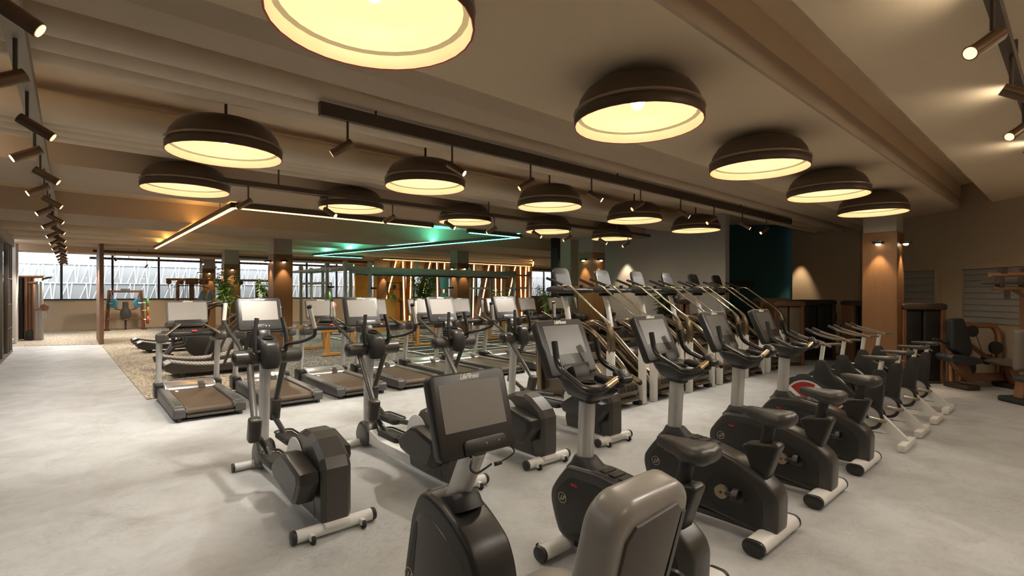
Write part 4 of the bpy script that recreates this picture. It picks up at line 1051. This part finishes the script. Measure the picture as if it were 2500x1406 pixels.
# ------------------------------------------------------------------ cable crossover and pulldown frame
t = thing('cable_crossover', 'copper cable crossover frame spanning in front of the window columns', 'weight machine', (3.05, 26.0, 0))
MB().cyl((0, 0, 2.36), (3.75, 0, 2.36), .05, n=12).add('top_beam', 'copper_tube', t)
for x, w in ((.42, .13), (.95, .17), (3.6, .13)):
    MB().box((x, 0, 1.13), (w, .14, 2.26), bev=.02).add('tower_post', 'brown_metal', t, smooth=False)
    MB().box((x, 0, .03), (w+.3, .5, .06)).add('tower_foot', 'brown_dark', t, smooth=False)
for x in (.42, 3.6): MB().tube([(x, -.05, 1.9), (x, -.05, 2.3), (x+.25, -.05, 2.36), (x+.5, -.05, 2.36)], .055, 10, .2, 5).add('corner_bend', 'copper_tube', t)
for x in (.1, .55, 1.3, 1.5, 2.9): MB().cyl((x, -.06, 2.24), (x, -.02, 2.24), .10, n=20).add('pulley', 'brown_metal', t)
for x in (.62, .7, .78, .86, 1.42): MB().cyl((x, -.05, 1.2), (x, -.05, 2.2), .011, n=6).add('cable', 'rubber', t)
MB().tube([(.25, -.1, 2.02), (.5, -.1, 2.09), (1.25, -.1, 2.09), (1.6, -.1, 1.98)], .016, 8, .1).add('pulldown_bar', 'rubber', t)
MB().tube([(.1, -.04, 2.15), (.1, -.04, 1.98), (.04, -.04, 1.9), (.16, -.04, 1.9), (.1, -.04, 1.98)], .01, 6, 0).add('stirrup_handle', 'rubber', t)
b = MB(); b.box((.95, -.02, 2.28), (.5, .2, .28), bev=.07, seg=3); b.add('head_cover', 'brown_metal', t)
t = thing('incline_pad_machine', 'machine with two slanted blue back pads before the window column', 'weight machine', (4.35, 25.1, 0))
for x in (-.13, .17):
    MB().box((x, 0, 1.62), (.2, .07, .5), rot=(R(-18), R(18), 0), bev=.02).add('back_pad', 'pad_blue', t)
    MB().box((x+.10, .06, 1.62), (.06, .06, .5), rot=(R(-18), R(18), 0), bev=.01).add('pad_edge', 'satin_black', t)
MB().box((0, .1, .75), (.12, .12, 1.5)).add('frame_post', 'brown_metal', t, smooth=False)
MB().box((0, .1, .03), (.7, .6, .06)).add('floor_base', 'brown_dark', t, smooth=False)

# ------------------------------------------------------------------ dual pulley tower by the white pier
t = thing('pulley_tower', 'dark dual pulley tower with brown uprights beside the white pier', 'weight machine', (-1.15, 26.0, 0), RZV+R(14))
MB().box((-.37, .05, 1.2), (.36, .35, 2.3), bev=.01, seg=1).add('stack_shroud', 'panel_dark', t, smooth=False)
for x, m, w in ((-.12, 'copper_tube', .11), (.0, 'brown_metal', .09), (.09, 'brown_metal', .06)): MB().box((x, 0, 1.18), (w, .12, 2.36), bev=.015).add('upright', m, t)
for x in (.24, .37): MB().box((x, -.05, 1.1), (.085, .1, 2.2), bev=.01).add('guide_column', 'rig_grey', t)
MB().cyl((-.5, -.02, 2.38), (.45, -.02, 2.38), .05, n=12).add('top_arm', 'copper_tube', t)
MB().cyl((-.05, -.02, 2.15), (.26, -.1, 2.15), .05, n=12).add('side_arm', 'copper_tube', t)
b = MB()
for k in range(7): b.tube([(.42+.03*k, -.1-.02*(k % 3), 2.25+.02*k), (.5+.04*k, -.14, 2.36-.03*(k % 2))], .024, 8)
b.add('handle_bunch', 'satin_black', t)
MB().cyl((.2, -.1, 1.15), (.42, -.1, 1.2), .045, n=12).add('pulley_arm', 'copper_tube', t)
MB().cyl((.5, -.14, 1.23), (.5, -.08, 1.23), .13, n=20).add('pulley', 'brown_metal', t)
MB().tube([(.56, -.1, 1.2), (.6, -.1, .98), (.52, -.1, .8), (.7, -.1, .82), (.62, -.1, .98)], .013, 8, 0).add('stirrup_handle', 'chrome', t)
MB().box((.06, -.15, .2), (.22, .2, .4), bev=.08).add('low_pulley_cover', 'satin_black', t)
o = thing('medicine_ball', 'white patterned medicine ball by the white pier', 'ball', (-1.62, 24.95-.8, .15)); MB().ball((0, 0, 0), (.28, .28, .28)).add('ball_shell', 'white_paint', o)
MB().lathe([(.138, -.012), (.1415, 0), (.138, .012)], 24).add('ball_seam', 'rubber', o)

# ------------------------------------------------------------------ curved treadmills (belt runs along +X)
def make_curved():
    t = thing('curved_treadmill', '', 'treadmill', (0, 0, 0), group='slat belt curved treadmills')
    n = 24; top = []; bot = []
    for k in range(n+1):
        x = -.88+1.76*k/n; u = x/.88
        z = .235+.13*u*u + (.05 if u > 0 else .02)*u
        top.append((x, z))
    end = [(.98, .30), (.97, .2), (.85, .12)]
    start = [(-.85, .12), (-.97, .2), (-.98, .29)]
    out = top+end+start
    b = MB(); b.prism([(x, z) for x, z in out], -.27, .27, axis='y'); bl = b.add('slat_belt', 'belt_slat', t, angle=50)
    g = MB()
    for k in range(0, n+1, 1):
        x, z = top[k]; g.box((x, 0, z), (.010, .53, .008))
    g.add('slat_groove', 'rubber', bl, smooth=False)
    for s in (-1, 1):
        sp = [(x*1.02, z-.012) for x, z in top]+[(1.03, .30), (1.0, .16), (.86, .09), (-.86, .09), (-1.0, .16), (-1.03, .28)]
        MB().prism(sp, s*.275, s*.36, axis='y', bev=.015).add('side_cover', 'housing_grey', t)
        MB().box((-.7, s*.3, .045), (.1, .1, .09)).add('foot', 'rubber', t, smooth=False); MB().box((.7, s*.3, .045), (.1, .1, .09)).add('foot', 'rubber', t, smooth=False)
        MB().tube([(.05, s*.40, .22), (.22, s*.40, .75), (.55, s*.40, 1.12), (.98, s*.40, 1.36), (1.25, s*.38, 1.42)], .03, 10, .22, 5).add('hand_rail', 'bronze_dark', t)
        MB().sweep([(.62, s*.36, .2), (.80, s*.38, 1.25)], [(.05, .035), (.04, .03)], 8).add('rail_post', 'satin_black', t)
    MB().box((1.18, 0, 1.40), (.12, .66, .16), rot=(0, R(-25), 0), bev=.03).add('display', 'black_plastic', t)
    return t
proto = make_curved()
for i, (y, lab) in enumerate(((12.75, 'curved slat treadmill just beyond the first treadmill'), (14.0, 'curved slat treadmill second behind the first treadmill'), (18.5, 'curved slat treadmill third along the carpet edge'), (19.95, 'curved slat treadmill nearest the windows of the four'))):
    p = (2.45, y, .012)
    if i == 3: lab = 'curved slat treadmill last along the carpet edge toward the windows'
    if i == 0: proto.location = p; proto['label'] = lab
    else: dup(proto, p, label=lab)
def make_airbike():
    t = thing('air_bike', '', 'exercise bike', (0, 0, 0), group='black air bikes')
    for x in (-.5, .5): MB().box((x, 0, .04), (.08, .55, .06)).add('floor_bar', 'satin_black', t, smooth=False)
    MB().lathe([(.0, -.09), (.3, -.09), (.36, -.05), (.36, .05), (.3, .09), (0, .09)], 32, M=Matrix.Translation((.35, 0, .46)) @ Matrix.Rotation(R(90), 4, 'X')).add('fan_cage', 'satin_black', t)
    MB().tube([(-.5, 0, .06), (-.25, 0, .4), (.35, 0, .46), (.5, 0, .06)], .04, 8, .05).add('frame', 'satin_black', t)
    MB().sweep([(-.25, 0, .38), (-.32, 0, .9)], .03, 8).add('seat_post', 'satin_black', t)
    MB().ball((-.33, 0, .93), (.26, .2, .09)).add('saddle', 'seat_leather', t)
    for s in (-1, 1):
        MB().tube([(.1, s*.18, .35), (.12, s*.2, .8), (-.02, s*.24, 1.15)], .025, 8, .08).add('swing_handle', 'satin_black', t)
    MB().box((.2, 0, 1.12), (.05, .2, .14), rot=(0, R(-20), 0), bev=.015).add('display', 'black_plastic', t)
    MB().box((.25, 0, .85), (.05, .06, .55)).add('front_post', 'satin_black', t, smooth=False)
    return t
proto = make_airbike()
for i, (x, y) in enumerate(((2.2, 15.2), (2.3, 16.2), (2.4, 17.2), (3.7, 15.6), (3.8, 16.6))):
    lab = 'black fan air bike, %s in the cluster seen through the first treadmill frame' % ORD[i]
    if i == 0: proto.location = (x, y, .012); proto['label'] = lab
    else: dup(proto, (x, y, .012), R(15*i), lab)

# ------------------------------------------------------------------ amber timber trestles
def trestle(x, y, lab, L=2.1, w=1.0, rz=0):
    t = thing('timber_trestle', lab, 'trestle', (x, y, .026), rz, group='amber trestles')
    for s in (-1, 1):
        MB().box((0, s*L/2, .7), (w, .1, .1), bev=.008).add('top_beam', 'amber_wood', t, smooth=False)
        MB().box((0, s*L/2, .035), (w, .1, .07), bev=.008).add('foot_beam', 'amber_wood', t, smooth=False)
        for q in (-1, 1):
            MB().box((q*w*.36, s*L/2, .36), (.11, .09, .62), bev=.008).add('leg', 'amber_wood', t, smooth=False)
    MB().box((w*.36, 0, .62), (.08, L, .08)).add('long_rail', 'amber_wood', t, smooth=False)
trestle(5.75, 15.0, 'amber timber trestle standing behind the third treadmill')
trestle(9.0, 15.4, 'amber timber trestle on the turf behind the fifth treadmill', 1.6)
trestle(12.2, 14.0, 'amber timber trestle behind the last elliptical trainer', 1.6)

# ------------------------------------------------------------------ training rig
t = thing('training_rig', 'long grey steel training rig with pull-up beams over the turf', 'training rig', (0, 0, .026))
k = 0
def rigpost(x, y, h=2.74):
    b = MB(); b.box((x, y, h/2), (.085, .085, h)); p = b.add('upright', 'rig_grey', t, smooth=False)
    MB().box((x, y, h-.09), (.13, .13, .14), bev=.008).add('corner_bracket', 'rig_grey', p, smooth=False)
    MB().box((x, y, .01), (.2, .2, .02)).add('base_plate', 'rig_grey', p, smooth=False)
YS = (14.9, 16.35, 18.85, 20.05)
for x in (6.3, 7.1):
    for y in YS: rigpost(x, y)
for x in (13.2, 14.0):
    for y in YS: rigpost(x, y, 2.62)
def bar(a, b_, s, m, nm='cross_beam'):
    a, b_ = Vector(a), Vector(b_); d = b_-a; c = (a+b_)/2
    sz = [s, s, s]; i = max(range(3), key=lambda q: abs(d[q])); sz[i] = abs(d[i])
    MB().box(c, sz).add(nm, m, t, smooth=False)
for y in YS[:2]:
    MB().box((10.15, y, 2.50), (6.1, .07, .16)).add('long_beam', 'rig_grey', t, smooth=False)
MB().cyl((7.1, 15.3, 2.34), (13.2, 15.3, 2.34), .022, n=8).add('pull_up_bar', 'rig_dark', t)
MB().cyl((7.1, 15.9, 2.38), (13.2, 15.9, 2.38), .022, n=8).add('pull_up_bar', 'rig_dark', t)
for x in (8.9, 11.2, 13.0):
    MB().prism([(15.0, 2.56), (15.25, 2.56), (15.12, 2.78)], x-.03, x+.03).add('gusset', 'rig_grey', t, smooth=False)
    MB().box((x, 15.6, 2.4), (.08, 1.4, .08)).add('cross_beam', 'rig_grey', t, smooth=False)
for x in (6.3, 7.1):
    bar((x, YS[0], 2.55), (x, YS[1], 2.55), .07, 'rig_grey'); bar((x, YS[1], 2.55), (x, YS[2], 2.55), .07, 'rig_grey'); bar((x, YS[2], 2.55), (x, YS[3], 2.55), .07, 'rig_grey')
for y in YS: bar((6.3, y, 2.55), (7.1, y, 2.55), .07, 'rig_grey'); bar((13.2, y, 2.45), (14.0, y, 2.45), .07, 'rig_grey')
bar((6.3, YS[1], 2.08), (6.3, YS[2], 2.08), .08, 'rig_grey', 'bar_catch'); bar((13.2, YS[1], 1.95), (13.2, YS[2], 1.95), .08, 'rig_grey', 'bar_catch')
bar((14.0, YS[0], 1.95), (14.0, YS[1], 1.95), .08, 'rig_grey', 'bar_catch')
for (x, y, z) in ((7.1, 14.8, 1.9), (6.3, 16.25, 1.95), (13.2, 14.8, 1.9), (11.0, 16.2, 1.95)):
    MB().cyl((x-.02, y, z), (x+.16, y-.06, z), .035, n=10).add('j_hook', 'rig_dark', t)
t = thing('punching_bag', 'glossy teal punching bag hanging from the training rig', 'punching bag', (11.05, 16.6, 0))
MB().lathe([(0, 1.90), (.14, 1.92), (.165, 1.97), (.165, 2.36), (.14, 2.41), (0, 2.42)], 24).add('bag_body', 'bag_teal_glow', t)
MB().cyl((0, 0, 2.41), (0, 0, 2.6), .01, n=6).add('hanging_strap', 'rubber', t)
MB().cyl((0, 0, 1.78), (0, 0, 1.91), .01, n=6).add('lower_strap', 'rubber', t)
MB().lathe([(0, 1.42), (.12, 1.46), (.165, 1.58), (.165, 1.68), (.12, 1.77), (0, 1.79)], 24).add('lower_bulb', 'bag_teal_glow', t)

# ------------------------------------------------------------------ timber portal frames with light lines
YP = 22.62
PF = [((967, 636), (943, 730)), ((983, 637), (986, 743)), ((1004, 638), (1001, 730)), ((1050, 640), (1029, 728)), ((1066, 641), (1068, 730)), ((1085, 642), (1083, 730)), ((1140, 644), (1142, 740)),
      ((1157, 645), (1155, 740)), ((1194, 647), (1180, 720)), ((1209, 648), (1210, 716)), ((1224, 649), (1223, 740)), ((1258, 651), (1249, 691)), ((1270, 651), (1273, 755)), ((1284, 652), (1282, 728)), ((1291, 653), (1290, 728))]
for i, (a, b_) in enumerate(PF):
    A = Vector(WY(a[0], a[1], YP)); B = Vector(WY(b_[0], b_[1], YP))
    top = A.copy(); k = (A.x-B.x)/(A.z-B.z)
    xt = A.x+(3.36-A.z)*k; xb = A.x+(0-A.z)*k
    t = thing('timber_portal', 'timber portal upright with a glowing edge, %s of the lit row behind the rig' % (ORD[i]), 'timber portal', (xb, YP, 0), group='lit timber portal uprights')
    dx = xt-xb
    wb = .30 if i in (0, 5, 9, 14) else .15
    MB().prism([(.03, 0), (wb, 0), (dx+wb, 3.36), (dx+.03, 3.36)], .02, .5, axis='y').add('timber_board', 'amber_wood' if i < 3 or i > 11 else 'brown_wood', t, smooth=False)
    MB().prism([(0, 0), (.035, 0), (dx+.035, 3.36), (dx, 3.36)], -.005, .03, axis='y').add('edge_light', 'led_warm', t, smooth=False)
tag(MB().box((16.6, YP+.62, 3.02), (10.6, .06, .66)).add('header_panel', 'wall_paint', smooth=False), 'cream header panel glowing above the timber portal uprights', 'panel')  # header panel set free over the portals, no hanger holds it
b = MB(); b.box((16.6, YP+.3, 3.42), (10.6, .6, .1)); tag(b.add('portal_canopy', 'amber_wood', smooth=False), 'amber timber canopy board over the lit portal uprights', 'canopy')
for x, w in ((10.95, .9), (12.4, 1.7), (19.9, 1.3)):
    tag(MB().box((x, YP+1.1, 1.6), (w, .1, 3.2)).add('timber_wall_panel', 'amber_wood', smooth=False), {10.95: 'amber wood wall panel at the rig end of the portal row', 12.4: 'wide amber wood wall panel behind the first portal uprights', 19.9: 'amber wood wall panel behind the last portal uprights'}[x], 'wall panel', 'amber wall panels')
tag(MB().box((10.6, YP-1.0, .75), (1.7, .5, 1.5)).add('storage_cabinet', 'amber_wood', smooth=False), 'low amber wood storage cabinet before the first portal uprights', 'cabinet')
# ball shelves between the portals
t = thing('ball_rack', 'dark rack holding balls between the portal uprights', 'rack', (11.75, 22.0, 0))
for s in (-1, 1): MB().box((s*.35, 0, 1.15), (.05, .05, 2.3)).add('rack_post', 'rig_dark', t, smooth=False)
for z in (1.35, 1.95, 2.25): MB().box((0, 0, z), (.7, .3, .03)).add('rack_shelf', 'rig_dark', t, smooth=False)
for (dx, z, d, m, lab) in ((-.05, 1.535, .34, 'plate_green', 'green slam ball on the ball rack'), (.0, 2.07, .2, 'rail_grey', 'grey ball on the top of the ball rack'), (.28, 1.46, .19, 'plate_orange', 'orange ball beside the green ball on the rack')):
    o = thing('exercise_ball', lab, 'ball', (11.75+dx, 22.0, z)); MB().ball((0, 0, 0), (d, d, d)).add('ball_shell', m, o)
# green and blue plates on a tree between rig posts
t = thing('plate_tree', 'plate tree with green and red plates behind the rig uprights', 'plate tree', (8.2, 20.9, .02))
MB().box((0, 0, 1.1), (.09, .09, 2.2)).add('tree_post', 'rig_dark', t, smooth=False)
MB().box((0, 0, .02), (.6, .6, .04)).add('tree_base', 'rig_dark', t, smooth=False)
for (dx, z, r, m, lab) in ((-.12, 1.62, .23, 'plate_green', 'large green plate on the plate tree'), (.12, 1.15, .23, 'plate_red', 'red plate low on the plate tree'), (-.1, 2.0, .16, 'rail_grey', 'small grey plate high on the plate tree')):
    plate(8.2+dx, 20.9, z+.02, r, m, lab)

# ------------------------------------------------------------------ plants
def plant(x, y, h, w, lab, cat='plant', n=700, lm='leaf_green', pot=True, lo=.1):
    t = thing('potted_bamboo', lab, cat, (x, y, .026 if 7 < x < 16 and 12 < y < 20 else .012))
    rnd = random.Random(int(x*97+y*31))
    ph = .45 if pot else 0
    if pot: MB().lathe([(0, 0), (.2, 0), (.26, ph), (.23, ph), (.22, ph-.05), (0, ph-.05)], 20).add('pot', 'pot_dark', t)
    st = MB(); tips = []
    for k in range(9):
        a = rnd.uniform(0, 2*PI); r = rnd.uniform(.02, .14); q = rnd.uniform(.25, 1)*w
        p0 = Vector((r*math.cos(a), r*math.sin(a), ph-.05)); p2 = Vector((q*math.cos(a), q*math.sin(a), h*rnd.uniform(.75, 1)))
        p1 = (p0+p2)/2+Vector((0, 0, .25))-Vector((p2.x, p2.y, 0))*.2
        pts = [p0*(1-s)**2+p1*2*s*(1-s)+p2*s*s for s in [i/6 for i in range(7)]]
        st.sweep(pts, [.011-.001*i for i in range(7)], 5); tips.append(pts)
    st.add('stem', 'stem_tan', t)
    lf = MB(); bm = lf.bm
    for k in range(n):
        pts = rnd.choice(tips); s = rnd.uniform(lo, 1)*6; i = min(5, int(s)); p = pts[i].lerp(pts[i+1], s-i)
        p = p+Vector((rnd.gauss(0, .07), rnd.gauss(0, .07), rnd.gauss(0, .05)))
        d = Vector((rnd.gauss(0, 1), rnd.gauss(0, 1), rnd.gauss(-.25, .5))).normalized(); L = rnd.uniform(.13, .28)
        sd_ = d.cross(Vector((rnd.gauss(0, .4), rnd.gauss(0, .4), 1))).normalized()*L*.13; up_ = d.cross(sd_).normalized()*L*.06
        v = [bm.verts.new(q) for q in (p, p+d*L*.35+sd_+up_, p+d*L, p+d*L*.35-sd_+up_, p+d*L*.4)]
        bm.faces.new((v[0], v[1], v[4])); bm.faces.new((v[1], v[2], v[4])); bm.faces.new((v[2], v[3], v[4])); bm.faces.new((v[3], v[0], v[4]))
    lf.add('foliage', lm, t)
plant(5.45, 19.4, 2.35, .5, 'tall leafy bamboo beside the wood clad column and rig', n=1200)
plant(4.6, 22.4, 2.75, .38, 'slender bamboo hanging over the cable frame end', n=800, lo=.45)
plant(12.95, 21.3, 2.85, .75, 'broad dense bamboo at the middle of the lit portal row', n=2600)
plant(15.0, 17.6, 1.9, .55, 'leafy green plant behind the seventh treadmill screen', n=700)
plant(18.0, 17.6, 2.3, .7, 'light green palm in front of the far window', n=700)
plant(12.3, 7.55, 2.1, .24, 'dark leafy plant against the grey wall behind the climbers', lm='leaf_dark', n=800)

# ------------------------------------------------------------------ selectorised machines on the far side
def stack(px, d, w, h, dep, lab, side='copper_tube', front='panel_dark', cap='brown_dark', inset=True, rz=0):
    t_ = (px-1250)/1224*d; v = FW*(d+dep/2)+RT*t_
    t = thing('weight_stack_tower', lab, 'weight machine', (v.x, v.y, 0), RZV+rz, group='weight stack towers')
    for s in (-1, 1):
        MB().box((s*(w/2-.045), 0, (h-.1)/2), (.09, dep, h-.1), bev=.02).add('side_frame', side, t, smooth=False)
    MB().prism(smooth_poly([(-w/2-.015, h-.13), (-w/2-.015, h-.03), (-w/2+.06, h), (w/2-.06, h), (w/2+.015, h-.03), (w/2+.015, h-.13)], .05), -dep/2-.02, dep/2+.02, axis='y', bev=.02, seg=3).add('top_cap', cap, t)
    hw = (w-.2)/2
    for s in (-1, 1):
        MB().box((s*(hw/2+.02), -.02, (h-.14)/2+.03), (hw, dep-.1, h-.2), bev=.03, seg=3).add('front_shroud', front, t)
    MB().box((0, .05, (h-.14)/2), (.1, dep-.2, h-.2)).add('plate_column', 'satin_black', t, smooth=False)
    MB().box((0, 0, .03), (w-.05, dep-.04, .06)).add('tower_base', 'brown_dark', t, smooth=False)
    return t
stack(1928, 12.25, .74, 1.585, .5, 'brown framed weight tower just behind the last stair climber', 'brown_metal', 'stack_tan', 'brown_metal')
stack(1998, 13.3, .95, 1.60, .45, 'wide black weight tower against the wall by the spotlit patch', 'brown_dark', 'panel_dark', 'satin_black')
stack(1893, 13.6, .80, 1.64, .4, 'pale topped weight tower before the teal wall', 'copper_tube', 'panel_dark', 'pad_taupe')
stack(2102, 12.1, .42, 1.6, .42, 'narrow weight tower half hidden behind the copper clad column', 'brown_metal', 'panel_dark', 'brown_dark')
stack(2257, 9.85, .86, 1.585, .5, 'large dark weight tower between the copper clad column and leg machine', 'copper_tube', 'panel_dark', 'brown_dark')
stack(1672, 13.0, .25, 1.62, .3, 'slim brown tower in front of the grey wall', 'brown_metal', 'brown_dark', 'brown_dark')
# dark machine between the far towers
t = thing('abdominal_machine', 'small dark seated machine beside the narrow weight tower', 'weight machine', FL(2058, 868), RZV)
MB().box((0, 0, .04), (.5, .6, .07)).add('floor_base', 'brown_dark', t, smooth=False)
MB().box((-.05, 0, .45), (.1, .1, .9)).add('frame_post', 'brown_dark', t, smooth=False)
MB().box((.08, 0, .62), (.34, .34, .09), bev=.03).add('seat_pad', 'pad_navy', t)
MB().box((-.18, .1, 1.12), (.14, .12, .3), rot=(0, R(-25), 0), bev=.03).add('back_pad', 'pad_navy', t)
MB().tube([(-.1, 0, 1.0), (.1, 0, .85), (.3, -.05, .72)], .03, 8, .05).add('lever_arm', 'brown_metal', t)
b = MB(); b.box((.18, .1, .98), (.16, .14, .34), bev=.06); b.add('roller_pad', 'pad_navy', t)

# leg machine
t = thing('leg_press_machine', 'brown framed seated leg machine in front of the shuttered opening', 'weight machine', FL(2385, 946), RZV+R(3))
b = MB(); b.tube([(-.40, .12, .10), (-.40, .12, 1.17), (.44, .12, 1.17), (.56, .12, 1.02), (.56, .12, .12)], .055, 12, .16, 6); b.add('arch_frame', 'copper_tube', t)
MB().box((.15, 0, .2), (1.1, .12, .14), bev=.02).add('base_beam', 'brown_metal', t, smooth=False)
for x in (-.36, .62): MB().box((x, -.05, .05), (.26, .5, .08), bev=.02).add('floor_foot', 'brown_dark', t)
MB().sweep([(-.25, .1, .95), (.45, .05, .42)], [(.05, .06), (.05, .06)], 4).add('slide_beam', 'brown_metal', t, smooth=False)
b = MB(); b.prism(smooth_poly([(-.66, 1.30), (-.42, 1.32), (-.38, 1.2), (-.30, .98), (-.24, .75), (-.28, .62), (-.42, .6), (-.66, .75)], .05), -.18, -.02, axis='y', bev=.04, seg=3); b.add('back_pad', 'pad_navy', t)
b = MB(); b.prism(smooth_poly([(-.80, .60), (-.75, .66), (-.45, .64), (-.2, .58), (-.16, .5), (-.4, .46), (-.72, .52)], .03), -.3, .05, axis='y', bev=.03, seg=3); b.add('seat_pad', 'pad_navy', t)
MB().prism([(-.6, .5), (-.3, .5), (-.12, .12), (-.3, .12)], -.12, 0, axis='y', bev=.02).add('seat_support', 'brown_metal', t)
for (x, z, r) in ((-.02, 1.06, .11), (.46, .74, .12), (.28, .52, .1), (-.12, .36, .16)):
    MB().cyl((x, .05, z), (x, .11, z), r, n=22).add('pulley', 'satin_black', t)
for a, b_ in (((-.09, .08, 1.03), (-.09, .08, .45)), ((.06, .08, 1.0), (.25, .08, .5)), ((.40, .08, .66), (.33, .08, .55)), ((.5, .08, .64), (.36, .08, .44))):
    MB().cyl(a, b_, .006, n=6).add('cable', 'rubber', t)
b = MB(); b.prism(smooth_poly([(.02, .53), (.25, .57), (.6, .55), (.78, .48), (.7, .41), (.4, .42), (.1, .48)], .04), -.32, -.08, axis='y', bev=.03, seg=3); b.add('calf_pad', 'pad_taupe', t)
MB().prism([(.35, .42), (.6, .44), (.62, .1), (.5, .1)], -.25, -.12, axis='y', bev=.02).add('pad_bracket', 'brown_metal', t)
MB().tube([(-.72, -.1, .88), (-.58, -.12, .82), (-.5, -.12, .72)], .02, 8, .03).add('side_grip', 'rubber', t)
MB().tube([(-.95, -.08, .93), (-.84, -.1, .92), (-.72, -.1, .84)], .02, 8, .03).add('side_grip', 'rubber', t)

# overhead press machine at the frame edge
t = thing('shoulder_press_machine', 'taupe padded machine with an overhead arm at the edge of the room', 'weight machine', FL(2492, 985), RZV)
MB().box((.0, 0, .05), (.30, .5, .09), bev=.03).add('floor_foot', 'rubber', t)
MB().prism([(-.05, .08), (.12, .08), (.12, .42), (-.02, .42)], -.08, .08, axis='y', bev=.02).add('base_post', 'copper_tube', t)
b = MB(); b.box((.10, 0, .86), (.40, .14, .68), bev=.06, seg=3); b.add('back_pad', 'pad_taupe', t)
b = MB(); b.box((.05, -.2, .42), (.42, .4, .1), bev=.04, seg=3); b.add('seat_pad', 'pad_navy', t)
MB().box((.3, .2, 1.1), (.12, .12, 2.2)).add('rear_post', 'brown_metal', t, smooth=False)
MB().cyl((-.55, -.05, 2.08), (.18, -.05, 2.1), .035, n=12).add('top_roller', 'copper_tube', t)
for x in (-.34, .04):
    MB().cyl((x, -.05, 2.1), (x, -.05, 2.19), .06, n=14).add('roller_knob', 'brown_dark', t)
    MB().box((x, 0, 1.98), (.09, .1, .22), bev=.02).add('roller_bracket', 'brown_dark', t)
MB().box((-.15, 0, 1.95), (.95, .08, .05), bev=.01).add('carriage_bar', 'brown_dark', t)
MB().box((-.1, 0, 1.86), (.75, .07, .05), bev=.01).add('lower_bar', 'brown_metal', t)
MB().sweep([(-.1, .02, 1.85), (.3, .15, 1.68)], [(.03, .04), (.03, .04)], 6).add('swing_link', 'brown_metal', t)
MB().cyl((-.22, 0, 1.7), (-.22, 0, 1.84), .04, n=12).add('stop_pin', 'brown_dark', t)
